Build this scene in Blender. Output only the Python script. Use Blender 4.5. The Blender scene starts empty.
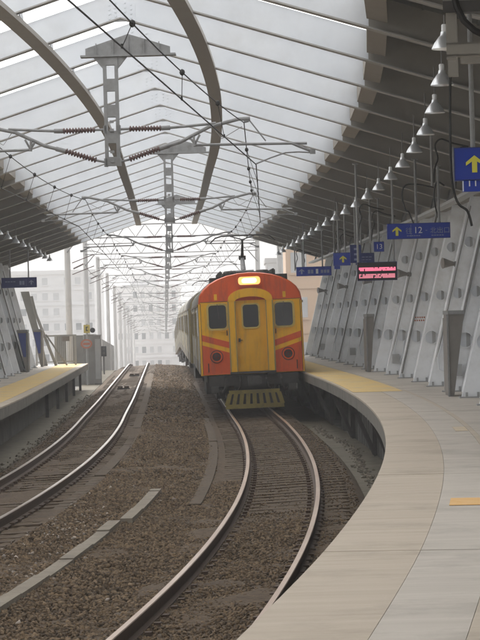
import bpy, bmesh, math, random
import numpy as np
from mathutils import Vector, Matrix

sc = bpy.context.scene
col = sc.collection
R = math.radians
random.seed(7)
rng = np.random.default_rng(7)

# ------------------------------------------------------------ camera, sky, sun, exposure
cam = bpy.data.cameras.new("camera")
camo = bpy.data.objects.new("camera", cam)
col.objects.link(camo)
sc.camera = camo
cam.sensor_fit = 'VERTICAL'
cam.sensor_height = 24
cam.lens = 90.0
cam.clip_start = 0.5
cam.clip_end = 3000
ROLL = 0.0271
camo.matrix_world = Matrix.Translation((0, 0, 2.489)) @ Matrix.Rotation(R(90), 4, 'X') @ Matrix.Rotation(ROLL * -1, 4, 'Z')

w = bpy.data.worlds.new("World")
sc.world = w
w.use_nodes = True
nt = w.node_tree
nt.nodes.clear()
sky = nt.nodes.new('ShaderNodeTexSky')
sky.sky_type = 'NISHITA'
sky.sun_disc = False
SUN_EL, SUN_AZ = R(52), R(-14)
sky.sun_elevation = SUN_EL
sky.sun_rotation = SUN_AZ
sky.air_density = 1.0
sky.dust_density = 6.0
sky.ozone_density = 1.0
hs = nt.nodes.new('ShaderNodeHueSaturation')
hs.inputs['Saturation'].default_value = 0.1
bg = nt.nodes.new('ShaderNodeBackground')
bg.inputs['Strength'].default_value = 0.15
wo = nt.nodes.new('ShaderNodeOutputWorld')
nt.links.new(sky.outputs[0], hs.inputs['Color'])
nt.links.new(hs.outputs[0], bg.inputs[0])
nt.links.new(bg.outputs[0], wo.inputs[0])

sun = bpy.data.lights.new("sun", 'SUN')
sun.energy = 0.9
sun.angle = R(20)
sun.color = (1.0, 0.95, 0.87)
suno = bpy.data.objects.new("sun", sun)
col.objects.link(suno)
sd = Vector((math.sin(SUN_AZ) * math.cos(SUN_EL), math.cos(SUN_AZ) * math.cos(SUN_EL), math.sin(SUN_EL)))
suno.rotation_euler = sd.to_track_quat('Z', 'Y').to_euler()
suno.location = (0, -20, 60)

sc.view_settings.view_transform = 'Standard'
sc.view_settings.look = 'None'
sc.view_settings.gamma = 1
sc.view_settings.exposure = 1.2
sc.render.engine = 'CYCLES'
sc.cycles.use_denoising = True
sc.cycles.max_bounces = 10
sc.cycles.diffuse_bounces = 5
sc.cycles.transmission_bounces = 8
sc.cycles.transparent_max_bounces = 16
sc.cycles.volume_bounces = 1
sc.cycles.sample_clamp_indirect = 6
HAZE = 0.00085

# ------------------------------------------------------------ the line of the track
KN = np.array([8, 16, 24, 32, 40, 48, 56, 64, 80.])
KX = np.array([-1.9685, -.8885, -.0914, .3956, .6143, .6281, .4993, .2714, -.1861])
SL = -0.0317
KM = np.gradient(KX, KN)
KM[-1] = SL
CANT = 0.0439
SP = 3.949           # track spacing
ZL = 0.066
HR = 1.016           # right platform height
HL = 0.805
UM = -2.133          # roof ridge


def F(Y):
    if Y > 80: return KX[-1] + SL * (Y - 80)
    if Y < 8: return KX[0] + KM[0] * (Y - 8)
    i = int(min(max(np.searchsorted(KN, Y) - 1, 0), len(KN) - 2))
    h = KN[i + 1] - KN[i]
    t = (Y - KN[i]) / h
    return ((2 * t**3 - 3 * t**2 + 1) * KX[i] + (t**3 - 2 * t**2 + t) * h * KM[i]
            + (-2 * t**3 + 3 * t**2) * KX[i + 1] + (t**3 - t**2) * h * KM[i + 1])


def dF(Y): return (F(Y + .4) - F(Y - .4)) / .8


def gz(Y):           # the line drops away beyond the crest
    return 0.0 if Y < 140 else (-0.0011 * (Y - 140)**2 if Y < 150 else -0.11 - 0.022 * (Y - 150))


def P(Y, u, z=0.0):
    s = dF(Y)
    n = math.sqrt(1 + s * s)
    return Vector((F(Y) + u / n, Y - u * s / n, z + gz(Y)))


def rz(Y): return -math.atan(dF(Y))
def plR(u): return CANT * u
def plL(u): return ZL + CANT * (u + SP)


# ------------------------------------------------------------ materials
def mat(name, c, rough=.7, c2=None, scale=3., detail=6, amt=1.0, bump=0., bscale=None, metal=0., spec=.4,
        stretch=(1, 1, 1), emit=None, estr=0., island=0., dirt=None, dirt_scale=.6, dirt_amt=.5, dstretch=None):
    m = bpy.data.materials.new(name)
    m.use_nodes = True
    n = m.node_tree.nodes
    l = m.node_tree.links
    b = n['Principled BSDF']
    b.inputs['Roughness'].default_value = rough
    b.inputs['Metallic'].default_value = metal
    b.inputs['Specular IOR Level'].default_value = spec
    b.inputs['Base Color'].default_value = (*c, 1)
    tc = n.new('ShaderNodeTexCoord')
    mp = n.new('ShaderNodeMapping')
    mp.inputs['Scale'].default_value = stretch
    l.new(tc.outputs['Object'], mp.inputs[0])
    cur = None
    if c2 is not None:
        nz = n.new('ShaderNodeTexNoise')
        nz.inputs['Scale'].default_value = scale
        nz.inputs['Detail'].default_value = detail
        nz.inputs['Roughness'].default_value = .65
        l.new(mp.outputs[0], nz.inputs['Vector'])
        rp = n.new('ShaderNodeValToRGB')
        rp.color_ramp.elements[0].position = .5 - .22 / amt
        rp.color_ramp.elements[1].position = .5 + .22 / amt
        rp.color_ramp.elements[0].color = (*c, 1)
        rp.color_ramp.elements[1].color = (*c2, 1)
        l.new(nz.outputs['Fac'], rp.inputs[0])
        cur = rp.outputs[0]
    if dirt is not None:
        nz2 = n.new('ShaderNodeTexNoise')
        nz2.inputs['Scale'].default_value = dirt_scale
        nz2.inputs['Detail'].default_value = 8
        nz2.inputs['Roughness'].default_value = .7
        if dstretch:
            mp2 = n.new('ShaderNodeMapping'); mp2.inputs['Scale'].default_value = dstretch
            l.new(tc.outputs['Object'], mp2.inputs[0]); l.new(mp2.outputs[0], nz2.inputs['Vector'])
        else:
            l.new(tc.outputs['Object'], nz2.inputs['Vector'])
        rp2 = n.new('ShaderNodeValToRGB')
        rp2.color_ramp.elements[0].position = .5
        rp2.color_ramp.elements[1].position = .72
        l.new(nz2.outputs['Fac'], rp2.inputs[0])
        mu = n.new('ShaderNodeMath'); mu.operation = 'MULTIPLY'; mu.inputs[1].default_value = dirt_amt
        l.new(rp2.outputs[0], mu.inputs[0])
        mx = n.new('ShaderNodeMix'); mx.data_type = 'RGBA'
        l.new(mu.outputs[0], mx.inputs['Factor'])
        if cur: l.new(cur, mx.inputs['A'])
        else: mx.inputs['A'].default_value = (*c, 1)
        mx.inputs['B'].default_value = (*dirt, 1)
        cur = mx.outputs['Result']
    if island:
        g = n.new('ShaderNodeNewGeometry')
        r3 = n.new('ShaderNodeMapRange')
        r3.inputs['To Min'].default_value = 1 - island
        r3.inputs['To Max'].default_value = 1 + island
        l.new(g.outputs['Random Per Island'], r3.inputs['Value'])
        vm = n.new('ShaderNodeVectorMath'); vm.operation = 'SCALE'
        if cur: l.new(cur, vm.inputs[0])
        else: vm.inputs[0].default_value = c
        l.new(r3.outputs[0], vm.inputs['Scale'])
        cur = vm.outputs[0]
    if cur: l.new(cur, b.inputs['Base Color'])
    if bump:
        nb = n.new('ShaderNodeTexNoise')
        nb.inputs['Scale'].default_value = bscale or scale * 4
        nb.inputs['Detail'].default_value = 5
        l.new(mp.outputs[0], nb.inputs['Vector'])
        bp = n.new('ShaderNodeBump')
        bp.inputs['Strength'].default_value = bump
        bp.inputs['Distance'].default_value = .02
        l.new(nb.outputs['Fac'], bp.inputs['Height'])
        l.new(bp.outputs[0], b.inputs['Normal'])
    if emit:
        b.inputs['Emission Color'].default_value = (*emit, 1)
        b.inputs['Emission Strength'].default_value = estr
    return m


X = {}
X['ballast'] = mat('ballast_bed', (.053, .034, .018), .95, (.12, .081, .047), 14, amt=1.2, bump=1, bscale=26, dirt=(.045, .033, .025), dirt_scale=.9, dirt_amt=.7)
X['stone'] = mat('ballast_stone', (.076, .049, .0265), .95, (.172, .121, .073), 3, island=.6)
X['palestone'] = mat('pale_stone', (.24, .2, .165), .9, (.4, .35, .3), 3, island=.4)
X['sleeper'] = mat('stained_sleeper', (.058, .038, .021), .9, (.098, .068, .04), 9, bump=.4, island=0)
X['railside'] = mat('rusty_rail_side', (.05, .032, .022), .8, (.1, .062, .04), 20, metal=.2)
X['railtop'] = mat('polished_rail_head', (.62, .57, .52), .28, (.42, .34, .28), 1.3, metal=.9, stretch=(1, .35, 1))
X['railtopwarm'] = mat('bronzed_rail_head', (.42, .32, .235), .33, (.25, .145, .085), .9, metal=.85, stretch=(1, .3, 1))
X['deck'] = mat('concrete_deck', (.1, .095, .085), .9, (.2, .19, .17), 2.0, amt=1.2, bump=.5, dirt=(.05, .05, .04), dirt_scale=.8, dirt_amt=.8)
X['curb'] = mat('weathered_curb', (.17, .143, .108), .9, (.265, .23, .18), 5, bump=.5, dirt=(.13, .11, .09), dirt_scale=2, dirt_amt=.6)
X['curbdull'] = mat('dirty_curb', (.066, .046, .028), .95, (.105, .076, .049), 5, bump=.8, bscale=18, dirt=(.06, .046, .032), dirt_scale=1.8, dirt_amt=.9)
X['tanpave'] = mat('tan_platform_edge', (.37, .305, .23), .72, (.455, .388, .305), 1.6, amt=.9, bump=.12, bscale=30, stretch=(.35, 5, 1), dirt=(.26, .213, .16), dirt_scale=.9, dirt_amt=.65)
X['greypave'] = mat('grey_platform', (.385, .342, .288), .7, (.465, .42, .362), 1.4, amt=.9, bump=.12, bscale=30, stretch=(.35, 5, 1), dirt=(.25, .22, .18), dirt_scale=.9, dirt_amt=.75)
X['yellow'] = mat('worn_yellow_paint', (.6, .385, .11), .75, (.62, .47, .2), 2.2, stretch=(.6, 3, 1), dirt=(.4, .335, .25), dirt_scale=1.7, dirt_amt=1.0)
X['orange_mark'] = mat('orange_mark', (.62, .33, .07), .75, (.66, .43, .2), 9)
X['orange_faded'] = mat('orange_faded', (.5, .38, .22), .75, (.5, .43, .33), 9)
X['nosing'] = mat('stained_concrete_edge', (.11, .1, .085), .9, (.22, .205, .178), 3, bump=.4, stretch=(1, 6, 1), dirt=(.08, .075, .06), dirt_scale=1.5, dirt_amt=.8)
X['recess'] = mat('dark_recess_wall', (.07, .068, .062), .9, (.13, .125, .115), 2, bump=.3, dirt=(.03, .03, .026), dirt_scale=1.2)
X['mossy'] = mat('mossy_gutter', (.075, .062, .04), .9, (.145, .126, .09), 2.6, bump=.5, dirt=(.055, .055, .028), dirt_scale=1.6, dirt_amt=.8)
X['rubble'] = mat('rubble', (.08, .068, .05), .95, (.2, .175, .135), 4, island=.5)
X['white'] = mat('white_painted_steel', (.61, .635, .67), .5, (.69, .71, .735), 1.2, dirt=(.5, .5, .49), dirt_scale=.8, dirt_amt=.4)
X['flange'] = mat('grey_flange', (.3, .29, .275), .55, (.38, .37, .35), 3)
X['brown'] = mat('brown_steel_beam_shade', (.24, .222, .195), .6, (.3, .28, .25), 2, dirt=(.18, .165, .145), dirt_scale=2)  # girder colour, also stands for shade on the outer runs of white beams
X['fascia'] = mat('fascia_brown', (.23, .205, .172), .6, (.29, .262, .225), 2, dirt=(.17, .15, .125), dirt_scale=2)
X['dkroof'] = mat('dark_roof_sheet', (.1, .107, .106), .6, (.14, .146, .144), 1.5, dirt=(.08, .085, .083), dirt_scale=.6)
X['wall'] = mat('pale_grey_wall_panel', (.75, .765, .785), .5, (.82, .835, .85), .9, bump=.05, stretch=(1, 1, .35), dirt=(.44, .42, .39), dirt_scale=1.1, dirt_amt=.55)
X['fitting_shade'] = mat('grey_fitting_and_shade', (.3, .3, .3), .6, (.38, .38, .378), 3)  # grey of feet and boxes, also the shade painted into the wall ports
X['seam'] = mat('dark_conduit', (.16, .155, .15), .5, (.24, .23, .22), 4)
X['darkmetal'] = mat('dark_steel', (.05, .048, .045), .55, (.09, .085, .08), 6, metal=.3)
X['doordark'] = mat('dark_brown_door', (.17, .155, .14), .6, (.24, .222, .203), 2)
X['galv'] = mat('galvanised_steel', (.2, .2, .198), .55, (.28, .28, .278), 8, metal=.15, dirt=(.16, .15, .14), dirt_scale=5)
X['palesteel'] = mat('hazed_galvanised', (.27, .27, .27), .55, (.34, .34, .34), 6)  # portal steel, paler than the masts to carry distance haze
X['insul'] = mat('brown_porcelain', (.085, .045, .04), .35, (.12, .065, .058), 6, spec=.6)
X['wire'] = mat('black_wire', (.015, .014, .013), .6)
X['lamp'] = mat('aluminium_shade', (.85, .86, .87), .3, metal=.65)
X['lampcap'] = mat('lamp_cap', (.88, .88, .88), .35)
X['blue'] = mat('blue_sign', (.014, .04, .3), .6, (.018, .048, .34), 2, spec=.15)
X['bluedark'] = mat('deep_blue_sign', (.018, .03, .13), .6, (.024, .038, .16), 2, spec=.15)
X['yarrow'] = mat('yellow_arrow', (.62, .58, .06), .5)
X['signwhite'] = mat('sign_white', (.6, .62, .66), .5)
X['signpale'] = mat('sign_faint', (.2, .24, .4), .5)
X['ledpink'] = mat('led_pink', (.3, .03, .06), .5, emit=(1, .16, .26), estr=.75)
X['leddim'] = mat('led_dim', (.25, .05, .07), .5, emit=(1, .32, .4), estr=.35)
X['black'] = mat('black_housing', (.015, .015, .018), .4)
X['tyellow'] = mat('train_yellow', (.9, .47, .004), .38, (.8, .42, .006), 1.6, dirt=(.3, .19, .05), dirt_scale=5, dirt_amt=.6, dstretch=(1, 1, .14), bump=.06, bscale=6)
X['tochre'] = mat('train_door_yellow', (.8, .41, .004), .38, (.7, .355, .006), 1.6, dirt=(.26, .16, .05), dirt_scale=5, dirt_amt=.65, dstretch=(1, 1, .14), bump=.06, bscale=6)
X['torange'] = mat('train_orange', (.72, .098, .01), .38, (.62, .085, .012), 1.6, dirt=(.22, .06, .03), dirt_scale=5, dirt_amt=.6, dstretch=(1, 1, .16), bump=.06, bscale=6)
X['tcream'] = mat('train_cream_side', (.33, .265, .13), .5, (.23, .185, .09), 1.5, dirt=(.13, .095, .05), dirt_scale=1.5, dirt_amt=.6)
X['troof'] = mat('train_roof_grey', (.24, .23, .19), .6, (.17, .16, .135), 1.5)
X['tskirt'] = mat('train_brown_skirt', (.12, .09, .05), .6, (.17, .13, .08), 2)
X['tdoor'] = mat('train_white_door', (.6, .6, .57), .45, (.5, .5, .47), 2)
X['framepale'] = mat('window_rim', (.62, .46, .12), .45, (.5, .36, .08), 4, dirt=(.2, .15, .06), dirt_scale=6, dirt_amt=.7)
X['glass'] = mat('dark_window_glass', (.03, .032, .034), .05, spec=.9)
X['rubber'] = mat('rubber_trim', (.3, .24, .08), .6)
X['olive'] = mat('olive_yellow_plough', (.26, .2, .045), .6, (.18, .14, .035), 4, dirt=(.14, .11, .05), dirt_scale=4, dirt_amt=.7)
X['under'] = mat('underframe_black', (.028, .025, .022), .7, (.05, .045, .04), 6)
X['headlight'] = mat('headlight_lit', (1, .9, .7), .3, emit=(1, .8, .5), estr=1.3)
X['headrim'] = mat('headlight_warm_rim', (1, .7, .3), .3, emit=(1, .5, .12), estr=.5)
X['redlens'] = mat('red_lens', (.18, .02, .015), .25)
X['pole'] = mat('hazed_concrete_pole', (.6, .59, .58), .8, (.68, .67, .66), 1.5)  # columns lightened so that their colour carries the haze
X['parapet'] = mat('grey_parapet', (.2, .195, .18), .85, (.27, .262, .245), 1.5, dirt=(.13, .125, .11), dirt_scale=1)
X['bldg'] = mat('hazed_facade', (.76, .75, .745), .8, (.8, .79, .785), .3)  # paleness puts the distance haze into the colour
X['beige'] = mat('beige_facade', (.68, .49, .35), .8, (.72, .54, .4), .4)
X['greyb'] = mat('grey_facade', (.42, .41, .405), .8, (.5, .49, .48), .4)
X['pane'] = mat('hazed_facade_window', (.46, .465, .47), .4, (.6, .6, .6), .25)  # panes lightened as if seen through haze
X['panedark'] = mat('facade_window_dark', (.22, .23, .24), .3)
X['fence'] = mat('grey_railing', (.3, .3, .292), .5, (.37, .37, .36), 3)
X['ysign'] = mat('yellow_board', (.5, .4, .1), .6)
X['ringred'] = mat('orange_red_ring', (.42, .14, .08), .6)
X['blueposter'] = mat('blue_poster', (.03, .05, .2), .4)
X['ground'] = mat('dusty_ground', (.17, .16, .14), .95, (.26, .25, .22), .08)

# translucent roof sheet
tm = bpy.data.materials.new('translucent_roof_sheet'); tm.use_nodes = True
n = tm.node_tree.nodes; l = tm.node_tree.links; n.clear()
o_ = n.new('ShaderNodeOutputMaterial'); tr = n.new('ShaderNodeBsdfTranslucent'); tp = n.new('ShaderNodeBsdfTransparent')
df = n.new('ShaderNodeBsdfDiffuse'); m1 = n.new('ShaderNodeMixShader'); m2 = n.new('ShaderNodeMixShader')
tcx = n.new('ShaderNodeTexCoord'); nz = n.new('ShaderNodeTexNoise'); nz.inputs['Scale'].default_value = .8; nz.inputs['Detail'].default_value = 6
rp = n.new('ShaderNodeValToRGB'); rp.color_ramp.elements[0].color = (.62, .635, .65, 1); rp.color_ramp.elements[1].color = (.74, .75, .76, 1)
rp.color_ramp.elements[0].position = .35; rp.color_ramp.elements[1].position = .65
l.new(tcx.outputs['Object'], nz.inputs[0]); l.new(nz.outputs[0], rp.inputs[0]); l.new(rp.outputs[0], tr.inputs[0])
df.inputs[0].default_value = (.8, .8, .8, 1); tp.inputs[0].default_value = (1, 1, 1, 1)
m1.inputs[0].default_value = .15; l.new(tr.outputs[0], m1.inputs[1]); l.new(df.outputs[0], m1.inputs[2])
m2.inputs[0].default_value = .12; l.new(m1.outputs[0], m2.inputs[1]); l.new(tp.outputs[0], m2.inputs[2])
l.new(m2.outputs[0], o_.inputs[0])
X['sheet'] = tm


# ------------------------------------------------------------ mesh helpers
class MB:
    def __init__(s): s.v = []; s.f = []; s.m = []

    def add(s, vs, fs, mi=0):
        b = len(s.v); s.v += [tuple(p) for p in vs]
        s.f += [tuple(b + i for i in f) for f in fs]; s.m += [mi] * len(fs)
        return s

    def hexa(s, p, mi=0):      # 8 points: bottom ring 0-3, top ring 4-7
        return s.add(p, [(3, 2, 1, 0), (4, 5, 6, 7), (0, 1, 5, 4), (1, 2, 6, 5), (2, 3, 7, 6), (3, 0, 4, 7)], mi)

    def box(s, x0, x1, y0, y1, z0, z1, mi=0):
        return s.hexa([(x0, y0, z0), (x1, y0, z0), (x1, y1, z0), (x0, y1, z0), (x0, y0, z1), (x1, y0, z1), (x1, y1, z1), (x0, y1, z1)], mi)

    def bar(s, a, b, wdt, hgt, mi=0, up=(0, 0, 1)):
        a = Vector(a); b = Vector(b); d = (b - a).normalized()
        r = d.cross(Vector(up))
        if r.length < 1e-4: r = d.cross(Vector((1, 0, 0)))
        r.normalize(); t = r.cross(d)
        q = lambda c, i, j: c + r * (wdt / 2 * i) + t * (hgt / 2 * j)
        return s.hexa([q(a, -1, -1), q(a, 1, -1), q(b, 1, -1), q(b, -1, -1), q(a, -1, 1), q(a, 1, 1), q(b, 1, 1), q(b, -1, 1)], mi)

    def tube(s, pts, r, n=8, mi=0, caps=True):
        pts = [Vector(p) for p in pts]
        rs = r if isinstance(r, (list, tuple)) else [r] * len(pts)
        base = len(s.v); prev = None
        for i, p in enumerate(pts):
            d = (pts[min(i + 1, len(pts) - 1)] - pts[max(i - 1, 0)]).normalized()
            if prev is None:
                a = d.cross(Vector((0, 0, 1)))
                if a.length < 1e-3: a = d.cross(Vector((1, 0, 0)))
                a.normalize()
            else:
                a = (prev - d * prev.dot(d)).normalized()
            prev = a; b = d.cross(a)
            for k in range(n):
                t = 2 * math.pi * k / n
                s.v.append(tuple(p + (a * math.cos(t) + b * math.sin(t)) * rs[i]))
        for i in range(len(pts) - 1):
            for k in range(n):
                k2 = (k + 1) % n
                s.f.append((base + i * n + k, base + i * n + k2, base + (i + 1) * n + k2, base + (i + 1) * n + k)); s.m.append(mi)
        if caps:
            s.f.append(tuple(base + k for k in reversed(range(n)))); s.m.append(mi)
            e = base + (len(pts) - 1) * n
            s.f.append(tuple(e + k for k in range(n))); s.m.append(mi)
        return s

    def lathe(s, prof, n=16, c=(0, 0, 0), mi=0):    # (r, z)
        base = len(s.v)
        for r, z in prof:
            for k in range(n):
                t = 2 * math.pi * k / n
                s.v.append((c[0] + r * math.cos(t), c[1] + r * math.sin(t), c[2] + z))
        for i in range(len(prof) - 1):
            for k in range(n):
                k2 = (k + 1) % n
                s.f.append((base + i * n + k, base + i * n + k2, base + (i + 1) * n + k2, base + (i + 1) * n + k)); s.m.append(mi)
        return s

    def prism(s, poly, y0, y1, mi=0, inv=False):   # polygon in x,z (counter-clockwise seen from -y), extruded along y
        n = len(poly)
        vs = [(x, y0, z) for x, z in poly] + [(x, y1, z) for x, z in poly]
        fs = [tuple(range(n)), tuple(reversed(range(n, 2 * n)))]
        fs += [(i, i + n, (i + 1) % n + n, (i + 1) % n) for i in range(n)]
        return s.add(vs, fs, mi)

    def ring(s, outer, inner, y0, y1, mi=0):        # frame between two outlines of equal count, x,z
        n = len(outer)
        vs = [(x, y0, z) for x, z in outer] + [(x, y0, z) for x, z in inner] + [(x, y1, z) for x, z in outer] + [(x, y1, z) for x, z in inner]
        fs = []
        for i in range(n):
            j = (i + 1) % n
            fs += [(i, j, n + j, n + i), (i, 2 * n + i, 2 * n + j, j), (n + i, n + j, 3 * n + j, 3 * n + i), (2 * n + i, 3 * n + i, 3 * n + j, 2 * n + j)]
        return s.add(vs, fs, mi)

    def sweep(s, prof, Y0, Y1, step=1.0, plane=None, mi=None, closed=True, caps=True):
        """prof: list of (u,z) ; swept along the station curve"""
        k = max(1, int(math.ceil((Y1 - Y0) / step)))
        base = len(s.v); n = len(prof)
        for i in range(k + 1):
            Y = Y0 + (Y1 - Y0) * i / k
            for u, z in prof:
                s.v.append(tuple(P(Y, u, z + (plane(u) if plane else 0))))
        for i in range(k):
            for j in range(n if closed else n - 1):
                j2 = (j + 1) % n
                s.f.append((base + i * n + j, base + i * n + j2, base + (i + 1) * n + j2, base + (i + 1) * n + j))
                s.m.append(mi[j] if mi else 0)
        if closed and caps:
            s.f.append(tuple(base + j for j in reversed(range(n)))); s.m.append(0)
            e = base + k * n
            s.f.append(tuple(e + j for j in range(n))); s.m.append(0)
        return s

    def mesh(s, name, mats, off=None, smooth=False, fix=True):
        me = bpy.data.meshes.new(name)
        v = s.v if off is None else [(p[0] - off[0], p[1] - off[1], p[2] - off[2]) for p in s.v]
        me.from_pydata(v, [], s.f)
        for m in (mats if isinstance(mats, (list, tuple)) else [mats]): me.materials.append(X[m] if isinstance(m, str) else m)
        me.polygons.foreach_set('material_index', s.m)
        if fix:
            b = bmesh.new(); b.from_mesh(me); bmesh.ops.recalc_face_normals(b, faces=b.faces); b.to_mesh(me); b.free()
        if smooth:
            me.polygons.foreach_set('use_smooth', [True] * len(me.polygons))
            try: me.set_sharp_from_angle(angle=R(38))
            except Exception: pass
        me.update()
        return me


def obj(name, me, parent=None, loc=None, rot=None, kind=None, label=None, cat=None, group=None):
    o = bpy.data.objects.new(name, me)
    col.objects.link(o)
    if parent is not None: o.parent = parent
    if loc is not None: o.location = loc
    if rot is not None: o.rotation_euler = rot
    for k, v in (('kind', kind), ('label', label), ('category', cat), ('group', group)):
        if v: o[k] = v
    return o


def thing(name, label, cat, loc=(0, 0, 0), rot=(0, 0, 0), group=None):
    return obj(name, None, None, loc, rot, None, label, cat, group)


def part(name, mb, mats, parent, smooth=False, kind=None, label=None, world=False):
    """world: the mesh was drawn in world coordinates and the parent is an unrotated empty"""
    root = parent
    off = None
    if world:
        off = Vector((0, 0, 0)); r = parent
        while r is not None: off = off + Vector(r.location); r = r.parent
    return obj(name, mb.mesh(name, mats, off, smooth), parent, kind=kind, label=label)


def copy_tree(o, parent=None):
    c = o.copy(); col.objects.link(c)
    if parent is not None: c.parent = parent
    for ch in list(o.children): copy_tree(ch, c)
    return c


def rrect(x0, x1, z0, z1, r, k=4):
    pts = []
    for cx, cz, a in ((x1 - r, z1 - r, 0), (x0 + r, z1 - r, 90), (x0 + r, z0 + r, 180), (x1 - r, z0 + r, 270)):
        for i in range(k + 1):
            t = R(a + 90 * i / k); pts.append((cx + r * math.cos(t), cz + r * math.sin(t)))
    return list(reversed(pts)) if False else pts


_tc = {}
def text_mesh(s, size, m, depth=.004):
    key = (s, size, m)
    if key in _tc: return _tc[key]
    cu = bpy.data.curves.new('lettering', 'FONT'); cu.body = s; cu.size = size; cu.extrude = depth; cu.align_x = 'LEFT'; cu.resolution_u = 3
    o = bpy.data.objects.new('lettering', cu); col.objects.link(o)
    dg = bpy.context.evaluated_depsgraph_get()
    me = bpy.data.meshes.new_from_object(o.evaluated_get(dg))
    bpy.data.objects.remove(o); bpy.data.curves.remove(cu)
    me.transform(Matrix.Rotation(R(90), 4, 'X'))
    me.materials.clear(); me.materials.append(X[m])
    me.name = 'lettering'
    _tc[key] = me
    return me


# ============================================================ SETTING
# ground sheet that reaches the horizon (drops beyond the crest)
g = MB()
xs = [-420, -200, -100, -50, -25, -9.6, 5.2, 25, 50, 100, 200, 420]
ys = [-60, -20, 20, 60, 100, 130, 140, 145, 150, 170, 200, 250, 300, 400, 550, 700, 900, 1150]
for y in ys:
    for x in xs: g.v.append((x, y, -.75 + gz(y)))
for j in range(len(ys) - 1):
    for i in range(len(xs) - 1):
        a = j * len(xs) + i; g.f.append((a, a + 1, a + len(xs) + 1, a + len(xs))); g.m.append(0)
obj('ground', g.mesh('ground', 'ground'), kind='structure')

# concrete deck that carries tracks and platforms
d = MB(); d.sweep([(-10.2, -.7), (5.0, -.7), (5.0, -.36), (-10.2, -.36)], -8, 700, 4)
obj('viaduct_deck', d.mesh('viaduct_deck', 'deck'), kind='structure')


def bedz(u):
    pts = [(-5.35, -.34), (-5.1, -.22), (-4.95, plL(-4.95) - .168), (-2.95, plL(-2.95) - .166), (-2.3, -.12), (-1.9, -.13), (-1.15, plR(-1.1) - .168), (-.9, plR(-.9) - .167), (.9, plR(.9) - .167), (1.12, -.17), (1.3, -.34)]
    for (a, za), (b, zb) in zip(pts, pts[1:]):
        if a <= u <= b: return za + (zb - za) * (u - a) / (b - a)
    return -.36


# ballast bed as one uneven sheet
us = np.linspace(-5.35, 1.3, 84)
Ys = np.concatenate([np.arange(9, 45, .12), np.arange(45, 90, .35), np.arange(90, 200, 2.0), np.arange(200, 700, 20)])
nv = np.zeros((len(Ys), len(us), 3))
zb_ = np.array([bedz(u) for u in us])
low = rng.normal(0, 1, (len(Ys) // 6 + 3, len(us) // 5 + 3))
for j, Y in enumerate(Ys):
    s_ = dF(Y); nn = math.sqrt(1 + s_ * s_); fy = F(Y); gg = gz(Y)
    nv[j, :, 0] = fy + us / nn; nv[j, :, 1] = Y - us * s_ / nn
    near = 1.0 if Y < 31 else max(0.0, 1 - (Y - 31) / 3)
    incl = ((us > -.95) & (us < 1.0)).astype(float)
    lowv = np.interp(np.arange(len(us)) / 5, np.arange(low.shape[1]), low[j // 6] * (1 - (j % 6) / 6) + low[j // 6 + 1] * ((j % 6) / 6))
    nv[j, :, 2] = zb_ + gg + rng.normal(0, .006, len(us)) * (1 - .4 * incl) + lowv * .012 * (1 - incl * .75) + near * incl * (.012 + .012 * lowv) - incl * (1 - near) * .002
me = bpy.data.meshes.new('track_bed')
nvv = nv.reshape(-1, 3); W = len(us)
jj, ii = np.meshgrid(np.arange(len(Ys) - 1), np.arange(W - 1), indexing='ij')
a_ = (jj * W + ii).ravel()
fc = np.stack([a_, a_ + 1, a_ + W + 1, a_ + W], 1)
me.from_pydata(nvv.tolist(), [], fc.tolist()); me.materials.append(X['ballast']); me.polygons.foreach_set('use_smooth', [True] * len(me.polygons))
obj('track_bed', me, kind='structure')


# loose stones as real geometry
def stones(name, spots, m, label_kind='stuff'):
    ico = bmesh.new(); bmesh.ops.create_icosphere(ico, subdivisions=1, radius=1)
    base = np.array([v.co[:] for v in ico.verts]); tri = np.array([[v.index for v in f.verts] for f in ico.faces]); ico.free()
    N = len(spots)
    pos = np.array([p[:3] for p in spots]); size = np.array([p[3] for p in spots])
    vv = base[None] * (1 + rng.uniform(-.38, .3, (N, 12, 1)))
    sc_ = np.stack([rng.uniform(.7, 1.3, N), rng.uniform(.7, 1.3, N), rng.uniform(.5, .9, N)], 1)
    vv = vv * sc_[:, None, :]
    q = rng.normal(size=(N, 4)); q[:, 1:3] *= .6; q /= np.linalg.norm(q, axis=1)[:, None]
    w_, x_, y_, z_ = q.T
    Rm = np.stack([1 - 2 * (y_*y_ + z_*z_), 2 * (x_*y_ - z_*w_), 2 * (x_*z_ + y_*w_), 2 * (x_*y_ + z_*w_), 1 - 2 * (x_*x_ + z_*z_), 2 * (y_*z_ - x_*w_), 2 * (x_*z_ - y_*w_), 2 * (y_*z_ + x_*w_), 1 - 2 * (x_*x_ + y_*y_)], 1).reshape(N, 3, 3)
    vv = np.einsum('nij,nkj->nki', Rm, vv) * size[:, None, None] + pos[:, None, :]
    nvv = N * 12; nf = N * len(tri)
    m_ = bpy.data.meshes.new(name)
    m_.vertices.add(nvv); m_.vertices.foreach_set('co', vv.reshape(-1).astype(np.float32))
    idx = (tri[None] + (np.arange(N) * 12)[:, None, None]).reshape(-1)
    m_.loops.add(nf * 3); m_.loops.foreach_set('vertex_index', idx.astype(np.int32))
    m_.polygons.add(nf); m_.polygons.foreach_set('loop_start', (np.arange(nf) * 3).astype(np.int32))
    try: m_.polygons.foreach_set('loop_total', np.full(nf, 3, np.int32))
    except Exception: pass
    m_.update(calc_edges=True); m_.validate()
    m_.materials.append(X[m])
    return m_


spots = []
def scatter(n_, u0, u1, Y0, Y1, s0, s1, lift=.0, test=None):
    for _ in range(n_):
        Y = Y0 + (Y1 - Y0) * random.random()
        u = random.uniform(u0, u1)
        if test and not test(u, Y): continue
        p = P(Y, u, bedz(u) + lift)
        spots.append((p.x, p.y, p.z, random.uniform(s0, s1)))


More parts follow.
